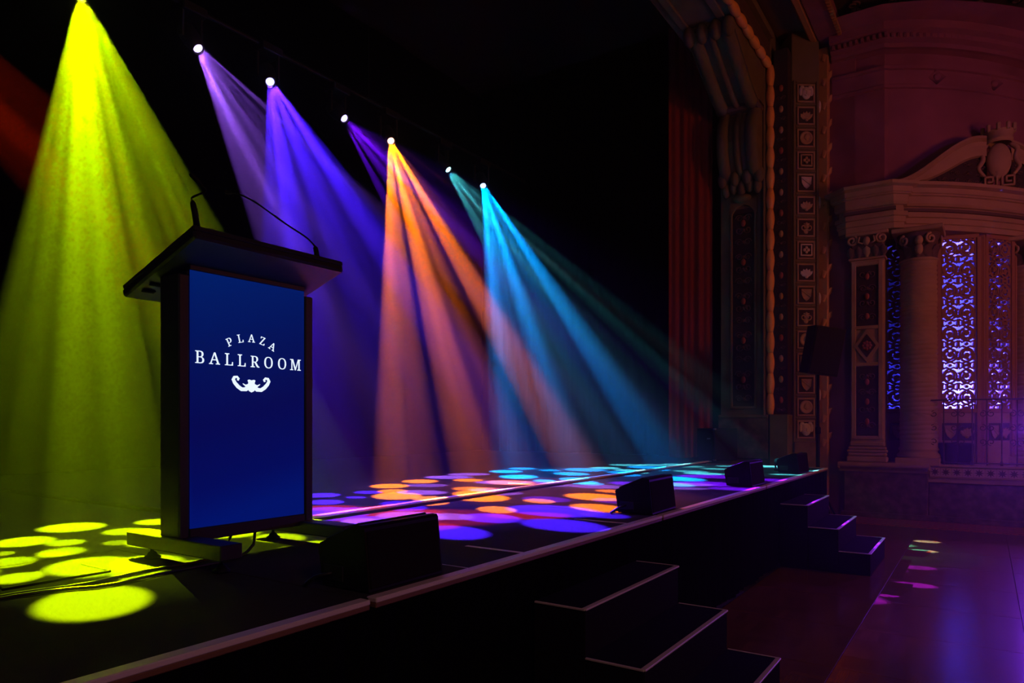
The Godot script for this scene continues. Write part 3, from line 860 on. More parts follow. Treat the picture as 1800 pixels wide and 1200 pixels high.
func proscenium() -> void:
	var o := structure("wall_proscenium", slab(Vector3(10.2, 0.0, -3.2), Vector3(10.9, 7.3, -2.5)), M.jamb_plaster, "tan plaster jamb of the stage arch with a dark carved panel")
	var f := facing(Vector3(10.2, 0, -2.87))
	# marble plinth
	put("marble_base", slab(Vector3(10.15, 0.78, -3.22), Vector3(10.2, 1.35, -2.52)), M.marble, o)
	put("base_moulding", slab(Vector3(10.13, 1.35, -3.22), Vector3(10.2, 1.4, -2.52), 0.012), M.jamb_plaster, o)
	# the sunken panel with its frame and carving
	put("panel_ground", slab(Vector3(10.19, 1.52, -3.02), Vector3(10.2, 4.35, -2.72)), M.dark_ground, o)
	for z in [-3.04, -2.7]:
		put("panel_frame", slab(Vector3(10.165, 1.48, z - 0.018), Vector3(10.2, 4.35, z + 0.018), 0.008), M.jamb_plaster, o)
	put("panel_frame", slab(Vector3(10.165, 1.48, -3.05), Vector3(10.2, 1.52, -2.69), 0.008), M.jamb_plaster, o)
	put("panel_frame", extrude(S(), PackedVector2Array([Vector2(-0.19, 0), Vector2(0.19, 0), Vector2(0.19, 0.2), Vector2(-0.19, 0.2), Vector2(-0.19, 0.02), Vector2(-0.15, 0.02), Vector2(-0.09, 0.1), Vector2(0.0, 0.14), Vector2(0.09, 0.1), Vector2(0.15, 0.02), Vector2(0.15, 0.0)]), 0.035, facing(Vector3(10.183, 4.27, -2.87))), M.jamb_plaster, o)
	for k in 5:
		put("carved_foliage", foliage(0.27, 0.52, 40 + k), M.dark_relief, o, facing(Vector3(10.185, 1.8 + 0.56 * k, -2.87)))
		put("carved_flower", ball(S(true), Vector3(0, 0, 0.01), Vector3(0.035, 0.05, 0.025), 7), M.relief_red, o, facing(Vector3(10.185, 1.9 + 0.56 * k, -2.87)))
	# twisted rope moulding: up the jamb, then along the header towards the camera
	for k in 17:
		put("rope_bead", rope(S(true), Vector3(10.2, 1.4 + 0.288 * k, -2.5), Vector3(10.2, 1.4 + 0.288 * (k + 1), -2.5), 0.058), M.rope_gilt, o)
	put("edge_fillet", slab(Vector3(10.12, 1.38, -2.585), Vector3(10.2, 6.3, -2.56), 0.008), M.jamb_plaster, o)
	# narrow dark strip of flowers and the splayed pier of relief tiles
	put("flower_strip", slab(Vector3(10.22, 0, -2.46), Vector3(10.5, 6.5, -2.27)), M.dark_ground, o)
	for k in 16:
		put("strip_flower", ball(S(true), Vector3(0, 0, 0), Vector3(0.035, 0.05, 0.03), 6), M.relief_red if k % 3 == 0 else M.tan_relief, o, Transform3D(Basis(), Vector3(10.22, 1.6 + 0.29 * k, -2.36)))
		put("strip_leaf", foliage(0.15, 0.16, 70 + k), M.dark_relief, o, facing(Vector3(10.215, 1.46 + 0.29 * k, -2.36)))
	put("pilaster_foot", slab(Vector3(10.14, 0, -2.5), Vector3(10.5, 1.4, -2.25), 0.01), M.jamb_plaster, o)

	# tile pier, turned about 40 degrees towards the floor
	var out := Vector3(-0.8, 0, 0.6).normalized()
	var pier := structure("trim_1", box(S(), Vector3(0, 3.4, -0.2), Vector3(0.4, 6.8, 0.4), 0.01, facing(Vector3(10.52, 0, -2.1), out)), M.jamb_plaster, "splayed pier carrying a column of small square relief tiles")
	var tf := facing(Vector3(10.52, 0, -2.1), out)
	for s in [-1.0, 1.0]:
		put("border", box(S(), Vector3(s * 0.165, 3.55, 0.005), Vector3(0.035, 5.1, 0.03), 0.008, tf), M.jamb_plaster, pier)
	var kinds := [0, 3, 1, 2, 3, 4, 1, 5, 2, 4, 5, 1, 2, 3, 5, 0]
	var meshes := []
	for k in 6: meshes.append(made(motif(k)))
	var frame := S()
	for s in [-1.0, 1.0]:
		box(frame, Vector3(s * 0.116, 0, 0.0), Vector3(0.022, 0.254, 0.022), 0.005)
		box(frame, Vector3(0, s * 0.116, 0.0), Vector3(0.21, 0.022, 0.022), 0.005)
	var fm := made(frame)
	var ground := made(box(S(), Vector3.ZERO, Vector3(0.212, 0.212, 0.01), 0.002))
	for k in 16:
		var at := tf * Transform3D(Basis(), Vector3(0, 1.19 + 0.3155 * k, 0.012))
		var tile := put("relief_tile", ground, M.dark_ground, pier, at)
		put("tile_frame", fm, M.tan_relief, tile)
		put("motif", meshes[kinds[k]], M.pale_relief if k in [0, 7, 8, 11, 15] else M.tan_relief, tile, Transform3D(Basis.from_scale(Vector3(1.15, 1.15, 1.0)), Vector3(0, 0, 0.008)))
		put("tile_rail", box(S(), Vector3(0, 0.157, -0.002), Vector3(0.29, 0.02, 0.024), 0.006), M.jamb_plaster, tile)
	put("marble_base", box(S(), Vector3(0, 0.51, 0.02), Vector3(0.36, 1.02, 0.04), 0.01, tf), M.marble, pier)
	# amber edge strip with slanting leaves between the pier and the side wall
	var edge := structure("trim_2", slab(Vector3(10.7, 0, -1.98), Vector3(10.9, 6.6, -1.83), 0.02), M.gilt, "narrow amber edge moulding with slanting leaves beside the tile pier")
	for k in 17:
		put("leaf", leaf(S(true), facing(Vector3(10.69, 0.95 + 0.34 * k, -1.9), Vector3(-0.8, 0, 0.6)) * Transform3D(Basis(Vector3.BACK, -0.5), Vector3.ZERO), 0.1, 0.3, 0.03), M.gilt, edge)
		if k % 4 == 2:
			put("pale_bead", ball(S(true), Vector3(10.67, 1.0 + 0.34 * k, -1.95), Vector3(0.03, 0.09, 0.03), 7), M.pale_relief, edge)

	# header over the stage opening with rope along its lower edge, and the ceiling coves that run beside it
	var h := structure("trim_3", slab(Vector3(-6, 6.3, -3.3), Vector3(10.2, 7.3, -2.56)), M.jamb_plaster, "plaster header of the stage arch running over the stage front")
	for k in 9:
		put("rope_bead", rope(S(true), Vector3(10.2 - 0.3 * k, 6.3, -2.52), Vector3(10.2 - 0.3 * (k + 1), 6.3, -2.52), 0.06), M.rope_gilt, h)
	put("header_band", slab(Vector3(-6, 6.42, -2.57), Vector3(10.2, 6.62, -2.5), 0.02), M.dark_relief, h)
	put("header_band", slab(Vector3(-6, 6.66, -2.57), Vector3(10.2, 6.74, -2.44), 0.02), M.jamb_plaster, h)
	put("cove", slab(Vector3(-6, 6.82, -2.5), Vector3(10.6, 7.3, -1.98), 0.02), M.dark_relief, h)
	put("cove_fillet", slab(Vector3(-6, 6.66, -2.06), Vector3(10.75, 6.86, -1.96), 0.02), M.gilt, h)
	for z in [-3.16, -2.7]:
		put("soffit_rail", slab(Vector3(-6, 6.27, z - 0.05), Vector3(10.2, 6.31, z + 0.05), 0.01), M.jamb_plaster, h)
	bracket()


func bracket() -> void:
	# a long scroll console that grows out of the jamb and carries the header: two stacked S curves with rolled ribs
	var o := thing("console_bracket", "large scrolled plaster console bracket under the header at the arch corner", "bracket", Vector3(10.2, 4.5, -2.87))
	var lower := [Vector2(-0.02, 0.28), Vector2(-0.2, 0.34), Vector2(-0.3, 0.5), Vector2(-0.34, 0.72), Vector2(-0.3, 0.95), Vector2(-0.2, 1.12), Vector2(-0.2, 1.24)]
	var upper := [Vector2(-0.3, 1.2), Vector2(-0.5, 1.24), Vector2(-0.74, 1.34), Vector2(-1.0, 1.46), Vector2(-1.24, 1.58), Vector2(-1.42, 1.66), Vector2(-1.52, 1.74)]
	var body := func(line: Array, thick: float, top: float, w: float) -> SurfaceTool:
		var p := PackedVector2Array(line)
		var e: Vector2 = line[-1]
		p.append(Vector2(e.x, top))
		p.append(Vector2(0.0, top))
		p.append(Vector2(0.0, line[0].y))
		return extrude(S(), p, w)
	put("lower_scroll", body.call(lower, 0.1, 1.3, 0.56), M.jamb_plaster, o)
	put("upper_scroll", body.call(upper, 0.1, 1.8, 0.6), M.jamb_plaster, o)
	for z in [-0.2, 0.0, 0.2]:
		var a := []
		var b := []
		for p in lower: a.append(Vector3(p.x - 0.0, p.y, z))
		for p in upper: b.append(Vector3(p.x, p.y, z))
		var r := 0.05 if z == 0.0 else 0.085
		put("lower_rib", tube(S(true), curve(a, 16), r, 10), M.jamb_plaster, o)
		put("upper_rib", tube(S(true), curve(b, 16), r, 10), M.jamb_plaster, o)
	for z in [-0.25, -0.08, 0.09, 0.25]:
		put("volute", ball(S(true), Vector3(-1.54, 1.68, z), Vector3(0.1, 0.13, 0.075), 8), M.jamb_plaster, o)
		put("bead", ball(S(true), Vector3(-0.14, 0.26, z), Vector3(0.09, 0.12, 0.075), 8), M.jamb_plaster, o)
	put("neck_band", slab(Vector3(-0.36, 1.14, -0.3), Vector3(0.0, 1.26, 0.3), 0.03), M.dark_relief, o)
	for k in 5:
		put("acanthus_leaf", ball(S(true), Vector3(-0.1, 0.12 + 0.03 * (k % 2), -0.22 + 0.11 * k), Vector3(0.075, 0.11, 0.06), 7), M.jamb_plaster, o)
	put("drop", ball(S(true), Vector3(-0.08, -0.02, 0.0), Vector3(0.07, 0.06, 0.13), 8), M.jamb_plaster, o)


# ---------------------------------------------------------------- the wall bay with its curved box
func bx(z: float) -> float:
	return 10.62 + (0.5 * (z + 1.15) + 0.28 * (z + 1.15) * (z + 1.15) if z > -1.15 else 0.0)


func path(z0: float, z1: float, n: int, off := 0.0) -> Array:
	var p := []
	for i in n + 1:
		var z := lerpf(z0, z1, float(i) / n)
		p.append(Vector2(bx(z) + off, z))
	return p


func bay() -> void:
	# dado, sill and the wall above
	var w := structure("wall_side", mould(S(), [Vector2(10.8, -1.85), Vector2(10.8, -1.14)] + path(-1.1, 1.6, 14, 0.2), [Vector2(0, 4.3), Vector2(0, 5.87)]), M.wall_paint, "dark red plaster side wall above the curved box")
	put("wall_strip", slab(Vector3(10.8, 0, -1.86), Vector3(11.0, 6.7, -1.5)), M.wall_paint, w)
	put("plinth_block", slab(Vector3(10.62, 0, -1.62), Vector3(10.95, 0.64, -0.62), 0.01), M.marble, w)
	put("plinth_block", slab(Vector3(10.74, 0, -0.62), Vector3(10.95, 0.62, 2.4), 0.01), M.marble, w)
	put("plinth_foot", slab(Vector3(10.58, 0, -1.66), Vector3(10.7, 0.07, 2.4), 0.01), M.marble, w)
	put("ledge", mould(S(), [Vector2(10.62, -1.68), Vector2(10.62, -0.6)], [Vector2(0.0, 0.62), Vector2(0.02, 0.62), Vector2(0.03, 0.65), Vector2(0.09, 0.69), Vector2(0.1, 0.71), Vector2(0.1, 0.735), Vector2(0.07, 0.75), Vector2(-0.4, 0.75)]), M.plaster, w)
	put("ledge_end", slab(Vector3(10.53, 0.66, -1.69), Vector3(10.8, 0.748, -1.66), 0.008), M.plaster, w)
	put("ledge_end", slab(Vector3(10.53, 0.66, -0.62), Vector3(10.8, 0.748, -0.59), 0.008), M.plaster, w)
	var fr := mould(S(), [Vector2(10.8, -1.8), Vector2(10.8, -1.14)] + path(-1.1, 1.6, 14, 0.2), [Vector2(0, 5.85), Vector2(0.03, 5.86), Vector2(0.03, 5.9), Vector2(0.015, 5.91), Vector2(0.015, 6.1), Vector2(0.05, 6.11), Vector2(0.05, 6.15), Vector2(-0.06, 6.16), Vector2(-0.06, 6.36), Vector2(0.03, 6.38), Vector2(0.08, 6.38), Vector2(0.08, 6.44), Vector2(0.16, 6.47), Vector2(0.16, 6.53), Vector2(0.24, 6.56), Vector2(0.24, 6.66), Vector2(0.6, 6.7)])
	put("cornice", fr, M.wall_paint, w)
	var dent := S()
	for i in 46:
		var z := -1.75 + 0.072 * i
		box(dent, Vector3((10.8 if z < -1.1 else bx(z) + 0.2) - 0.18, 6.5, z), Vector3(0.07, 0.05, 0.036), 0.004)
	tag(put("dentils", dent, M.wall_paint, w), "", "", "", "stuff")
	for z in [-0.55, 0.1, 0.75]:
		var dm := S(true)
		extrude(dm, PackedVector2Array([Vector2(-0.12, 0), Vector2(0, 0.1), Vector2(0.12, 0), Vector2(0, -0.1)]), 0.03)
		ball(dm, Vector3(0, 0, 0.015), Vector3(0.05, 0.045, 0.02), 7)
		put("diamond_boss", dm, M.wall_paint, w, facing(Vector3(bx(z) + 0.18, 6.005, z), Vector3(-1, 0, 0.6)))
	# coffered ceiling over the bay: framed panel of carved foliage
	var ce := structure("trim_4", slab(Vector3(9.3, 6.86, -1.72), Vector3(14, 7.2, 3)), M.dark_ground, "coffered ceiling of dark carved foliage above the side wall")
	put("coffer_frame", slab(Vector3(6, 6.66, -1.96), Vector3(10.9, 6.92, -1.66), 0.02), M.wall_paint, ce)
	var teeth := S()
	for i in 34:
		box(teeth, Vector3(8.2 + 0.08 * i, 6.65, -1.66), Vector3(0.045, 0.06, 0.05), 0.004)
	tag(put("dentils", teeth, M.gilt, ce), "", "", "", "stuff")
	for i in 7:
		for j in 4:
			put("carved_foliage", foliage(0.44, 0.44, 200 + i * 4 + j, 0.06), M.dark_relief, ce, Transform3D(Basis(Vector3.RIGHT, PI / 2), Vector3(9.9 + 0.45 * j, 6.85, -1.45 + 0.45 * i)))

	pilaster()
	for p in [[-0.74, "spiral fluted stone column between the pilaster and the blue lit lattice"], [0.5, "spiral fluted stone column at the right edge, washed by blue light"]]:
		twisted_column(Vector3(bx(p[0]) + 0.0, 0.72, p[0]), p[1])
	entablature()
	lattices()
	balcony()


func pilaster() -> void:
	var o := thing("pilaster", "flat stone pilaster with dark carved panels left of the spiral column", "pilaster", Vector3(10.62, 0.75, -1.33))
	var f := facing(Vector3(0, 0, 0))
	var hs := [[0.0, 0.08, 0.5, 0.15], [0.08, 0.13, 0.47, 0.13], [0.13, 0.17, 0.49, 0.14], [0.17, 0.21, 0.46, 0.12], [0.21, 0.28, 0.43, 0.1]]
	for h in hs:
		put("base_moulding", box(S(), Vector3(0, (h[0] + h[1]) / 2, h[3] / 2 - 0.08), Vector3(h[2], h[1] - h[0] - 0.004, h[3] + 0.02), 0.016, f), M.plaster, o)
	put("shaft", box(S(), Vector3(0, 1.52, -0.07), Vector3(0.41, 2.5, 0.14), 0.006, f), M.plaster, o)
	for s in [-1.0, 1.0]:
		put("panel_border", box(S(), Vector3(s * 0.165, 1.52, 0.012), Vector3(0.06, 2.42, 0.03), 0.008, f), M.plaster, o)
	for y in [0.33, 1.33, 1.83, 2.7]:
		put("panel_border", box(S(), Vector3(0, y, 0.01), Vector3(0.3, 0.05, 0.028), 0.008, f), M.plaster, o)
	for p in [[0.83, 0.94], [2.26, 0.82]]:
		put("panel_ground", box(S(), Vector3(0, p[0], 0.003), Vector3(0.27, p[1], 0.008), 0.001, f), M.dark_ground, o)
		for k in 2:
			put("carved_foliage", foliage(0.25, p[1] * 0.47, 300 + k + int(p[0] * 10)), M.dark_relief, o, f * Transform3D(Basis(), Vector3(0, p[0] + (k - 0.5) * p[1] * 0.48, 0.008)))
		for k in 3:
			put("carved_flower", ball(S(true), Vector3(0, p[0] - 0.28 + 0.27 * k, 0.02), Vector3(0.03, 0.045, 0.02), 7), M.relief_red, o, f)
	var dia := PackedVector2Array([Vector2(-0.16, 0), Vector2(0, 0.23), Vector2(0.16, 0), Vector2(0, -0.23)])
	put("diamond", extrude(S(), dia, 0.03, f * Transform3D(Basis(), Vector3(0, 1.58, 0.02))), M.plaster, o)
	put("diamond_ground", extrude(S(), PackedVector2Array([Vector2(-0.11, 0), Vector2(0, 0.16), Vector2(0.11, 0), Vector2(0, -0.16)]), 0.008, f * Transform3D(Basis(), Vector3(0, 1.58, 0.036))), M.dark_ground, o)
	var ros := S(true)
	for k in 8:
		ball(ros, Vector3(cos(k * PI / 4) * 0.045, 1.58 + sin(k * PI / 4) * 0.045, 0.04), Vector3(0.022, 0.022, 0.015), 6)
	ball(ros, Vector3(0, 1.58, 0.045), Vector3(0.028, 0.028, 0.02), 6)
	put("rosette", ros, M.relief_red, o, f)
	capital(o, f * Transform3D(Basis(), Vector3(0, 2.75, 0)), 0.5, 0.37)


func capital(o: Node, xf: Transform3D, w: float, h: float) -> void:
	# a carved block: necking, leaves, corner scrolls, a little figure, slab on top
	put("capital_block", box(S(), Vector3(0, h * 0.5, -0.08), Vector3(w * 0.8, h * 0.86, 0.22), 0.02, xf), M.dark_relief, o)
	put("necking", box(S(), Vector3(0, 0.015, -0.06), Vector3(w * 0.92, 0.03, 0.22), 0.012, xf), M.plaster, o)
	put("abacus", box(S(), Vector3(0, h - 0.02, -0.06), Vector3(w * 1.05, 0.05, 0.3), 0.012, xf), M.plaster, o)
	for k in 5:
		put("capital_leaf", leaf(S(true), xf * Transform3D(Basis(), Vector3((k - 2) * w * 0.2, 0.03, 0.03)), w * 0.2, h * 0.5, 0.05), M.tan_relief if k == 2 else M.dark_relief, o)
	for s in [-1.0, 1.0]:
		var pts := []
		for p in spiral(Vector2(s * w * 0.36, h * 0.72), 0.075, 0.018, PI / 2, 1.5 * s, 16):
			pts.append(xf * Vector3(p.x, p.y, 0.06))
		put("corner_scroll", tube(S(true), pts, 0.018, 6), M.tan_relief, o)
		var arm := [xf * Vector3(s * 0.04, h * 0.55, 0.08), xf * Vector3(s * 0.1, h * 0.62, 0.09), xf * Vector3(s * 0.085, h * 0.82, 0.08)]
		put("capital_ornament", tube(S(true), arm, 0.013, 6), M.tan_relief, o)
	put("capital_mask", ball(S(true), xf * Vector3(0, h * 0.66, 0.07), Vector3(0.045, 0.06, 0.045), 8), M.tan_relief, o)


func twisted_column(at: Vector3, label: String) -> void:
	var o := thing("twisted_column", label, "column", at, 0.0, "spiral columns of the curved box")
	put("plinth", box(S(), Vector3(0, 0.05, 0), Vector3(0.52, 0.1, 0.52), 0.01), M.plaster, o)
	put("base", lathe(S(true), [Vector2(0.25, 0.1), Vector2(0.262, 0.125), Vector2(0.25, 0.15), Vector2(0.225, 0.165), Vector2(0.22, 0.185), Vector2(0.24, 0.2), Vector2(0.24, 0.22), Vector2(0.225, 0.24), Vector2(0.22, 0.3), Vector2(0.21, 0.31)], 28), M.plaster, o)
	# shaft: fine spiral ridges with a broader leaf band that winds up it
	var st := S(true)
	var n := 48
	var rows := 260
	var grid := []
	for j in rows + 1:
		var y := 0.3 + 2.42 * j / rows
		var ring := []
		for i in n:
			var a := TAU * i / n
			var ph := y / 0.062 + a / TAU * 1.0
			var r := 0.212 - 0.012 * (y - 0.3) / 2.4 + 0.017 * sqrt(absf(sin(PI * ph)))
			var band := fposmod(y - a / TAU * 0.12, 0.53)
			if band < 0.1:
				r = 0.218 + 0.006 * sin(a * 7.0 + sin(band / 0.1 * PI) * 2.5) * sin(band / 0.1 * PI)
			ring.append(Vector3(cos(a) * r, y, sin(a) * r))
		grid.append(ring)
	for j in rows:
		for i in n:
			var i2 := (i + 1) % n
			for v in [grid[j][i], grid[j][i2], grid[j + 1][i2], grid[j][i], grid[j + 1][i2], grid[j + 1][i]]:
				st.add_vertex(v)
	put("shaft", st, M.plaster, o)
	put("collar", lathe(S(true), [Vector2(0.2, 2.7), Vector2(0.232, 2.715), Vector2(0.236, 2.735), Vector2(0.21, 2.75)], 28), M.plaster, o)
	put("capital_bell", lathe(S(true), [Vector2(0.19, 2.74), Vector2(0.2, 2.9), Vector2(0.26, 3.08), Vector2(0.0, 3.08)], 24), M.dark_relief, o)
	put("abacus", box(S(), Vector3(0, 3.11, 0), Vector3(0.6, 0.06, 0.6), 0.012), M.plaster, o)
	for k in 10:
		var a := TAU * k / 10
		var d := Vector3(cos(a), 0, sin(a))
		put("capital_leaf", leaf(S(true), facing(d * 0.2 + Vector3(0, 2.75, 0), d), 0.13, 0.22, 0.06), M.dark_relief, o)
		if k % 2 == 0:
			var f := facing(d * 0.24 + Vector3(0, 2.98, 0), d)
			var pts := []
			for p in spiral(Vector2.ZERO, 0.07, 0.018, PI / 2, 1.4, 14): pts.append(f * Vector3(p.x, p.y, 0.02))
			put("corner_scroll", tube(S(true), pts, 0.017, 6), M.tan_relief, o)
	var fx := facing(Vector3(-0.24, 2.92, 0.02))
	put("capital_mask", ball(S(true), fx * Vector3(0, 0.04, 0.02), Vector3(0.05, 0.065, 0.05), 8), M.tan_relief, o)
	put("capital_figure", ball(S(true), fx * Vector3(0, -0.07, 0.0), Vector3(0.045, 0.075, 0.05), 8), M.tan_relief, o)


func entablature() -> void:
	var o := thing("entablature", "curved stone entablature with a scrolled pediment over the lattice box", "entablature", Vector3(10.6, 3.85, -1.0))
	var at := o.position
	var prof := func(k: float) -> Array:
		var p := []
		for v in [[-0.5, 3.87], [0.03, 3.87], [0.03, 3.94], [0.05, 3.95], [0.05, 4.02], [0.075, 4.03], [0.075, 4.085], [0.02, 4.1], [0.02, 4.17], [0.06, 4.18], [0.08, 4.21], [0.08, 4.3], [0.11, 4.31], [0.11, 4.325], [0.13, 4.335], [0.13, 4.4], [0.2, 4.42], [0.21, 4.46], [-0.3, 4.465]]:
			p.append(Vector2(v[0] + k, v[1] - at.y))
		return p
	var shift := func(p: Array) -> Array:
		var q := []
		for v in p: q.append(v - Vector2(at.x, at.z))
		return q
	put("flat_block", mould(S(), shift.call([Vector2(10.95, -1.6), Vector2(10.62, -1.6), Vector2(10.62, -1.58), Vector2(10.62, -1.0), Vector2(10.62, -0.98), Vector2(10.95, -0.98)]), prof.call(0.06)), M.plaster, o)
	put("curved_beam", mould(S(), shift.call(path(-0.98, 1.6, 20)), prof.call(0.0)), M.plaster, o)
	var band := S()
	mould(band, shift.call([Vector2(10.62, -1.605), Vector2(10.62, -0.975)]), [Vector2(0.07, 4.105 - at.y), Vector2(0.105, 4.115 - at.y), Vector2(0.105, 4.155 - at.y), Vector2(0.07, 4.165 - at.y)])
	mould(band, shift.call(path(-0.95, 1.6, 20)), [Vector2(0.01, 4.105 - at.y), Vector2(0.04, 4.115 - at.y), Vector2(0.04, 4.155 - at.y), Vector2(0.01, 4.165 - at.y)])
	put("frieze_band", band, M.dark_relief, o)
	for k in 2:
		var bead := S()
		for i in 60:
			var z := -0.95 + 0.042 * i
			ball(bead, Vector3(bx(z) - 0.09 - at.x, 4.318 - at.y, z - at.z), Vector3(0.012, 0.012, 0.015), 4)
		if k == 0:
			tag(put("bead_row", bead, M.plaster, o), "", "", "", "stuff")
	# pediment: a raking scroll that rises to the crest, with a carved dark field below it
	var rise := func(t: float) -> float:   # t runs 0..1 from the left end to the crest
		return 4.47 + 0.05 * t + 0.62 * smoothstep(0.35, 0.98, t)
	for s in [0, 1]:
		var top := S()
		var fieldm := S()
		var z0 := -1.55 if s == 0 else 1.75
		var z1 := 0.02 if s == 0 else 0.3
		var n := 26
		var rows := []
		for i in n + 1:
			var t := float(i) / n
			var z := lerpf(z0, z1, t)
			var y: float = rise.call(t)
			var b := maxf(4.46, y - lerpf(0.02, 0.23, smoothstep(0.3, 0.8, t)))
			var d := Vector3(bx(z), 0, z) - at
			d.y = 0
			rows.append([d + Vector3(0.05, y - at.y, 0), d + Vector3(-0.2, y - at.y, 0), d + Vector3(-0.21, y - 0.035 - at.y, 0), d + Vector3(-0.13, y - 0.06 - at.y, 0), d + Vector3(-0.12, y - 0.11 - at.y if b < y - 0.12 else b - at.y, 0), d + Vector3(-0.07, b - at.y, 0), d + Vector3(0.02, b - at.y, 0), d + Vector3(0.02, 4.455 - at.y, 0)])
		for i in n:
			for k in 7:
				var dst := fieldm if k == 6 else top
				var q := [rows[i][k], rows[i + 1][k], rows[i + 1][k + 1], rows[i][k + 1]]
				for v in [q[0], q[1], q[2], q[0], q[2], q[3]]: dst.add_vertex(v)
		put("raking_scroll", top, M.plaster, o)
		put("carved_field", fieldm, M.dark_ground, o)
		for k in 4:
			var z := lerpf(z0, z1, 0.68 + 0.09 * k)
			var hh: float = maxf(0.12, rise.call(0.66 + 0.09 * k) - 4.72)
			put("carved_foliage", foliage(0.15, hh, 400 + k + 10 * s), M.dark_relief, o, facing(Vector3(bx(z) + 0.0, 4.5 + hh / 2, z) - at, Vector3(-1, 0, 0.5)))
	# crest: crown, oval shield, Greek key foot
	var f := facing(Vector3(bx(0.15) - 0.16, 0, 0.15) - at, Vector3(-0.95, 0, 0.3))
	var sh := ball(S(true), Vector3(0, 4.83 - 0.0, 0.02), Vector3(0.15, 0.24, 0.07), 12)
	put("shield", sh, M.plaster, o, f)
	put("shield_tip", lathe(S(true), [Vector2(0.0, 4.55), Vector2(0.05, 4.6), Vector2(0.09, 4.68), Vector2(0.0, 4.7)], 12), M.plaster, o, f)
	put("crown_band", lathe(S(true), [Vector2(0.15, 5.06), Vector2(0.17, 5.07), Vector2(0.17, 5.12), Vector2(0.16, 5.13), Vector2(0.185, 5.22)], 20), M.plaster, o, f)
	for k in 10:
		var a := TAU * k / 10
		put("crown_point", box(S(), Vector3(cos(a) * 0.185, 5.25, sin(a) * 0.185), Vector3(0.05, 0.1, 0.04), 0.012), M.plaster, o, f)
	for s in [-1.0, 1.0]:
		var pts := [Vector3(s * 0.13, 5.06, 0.0), Vector3(s * 0.21, 4.98, 0.03), Vector3(s * 0.19, 4.86, 0.03), Vector3(s * 0.24, 4.74, 0.02), Vector3(s * 0.16, 4.62, 0.02)]
		put("mantling", tube(S(true), curve(pts, 14), [0.02, 0.03, 0.035, 0.035, 0.03, 0.028, 0.03, 0.034, 0.034, 0.03, 0.028, 0.026, 0.024, 0.022, 0.018], 8), M.plaster, o, f)
		var key := [Vector3(s * 0.03, 4.62, 0.03), Vector3(s * 0.03, 4.49, 0.03), Vector3(s * 0.17, 4.49, 0.03), Vector3(s * 0.17, 4.61, 0.03), Vector3(s * 0.08, 4.61, 0.03), Vector3(s * 0.08, 4.54, 0.03), Vector3(s * 0.13, 4.54, 0.03)]
		var ks := S()
		for i in key.size() - 1:
			box(ks, (key[i] + key[i + 1]) / 2, (key[i + 1] - key[i]).abs() + Vector3(0.026, 0.026, 0.05), 0.004)
		put("key_foot", ks, M.plaster, o, f)


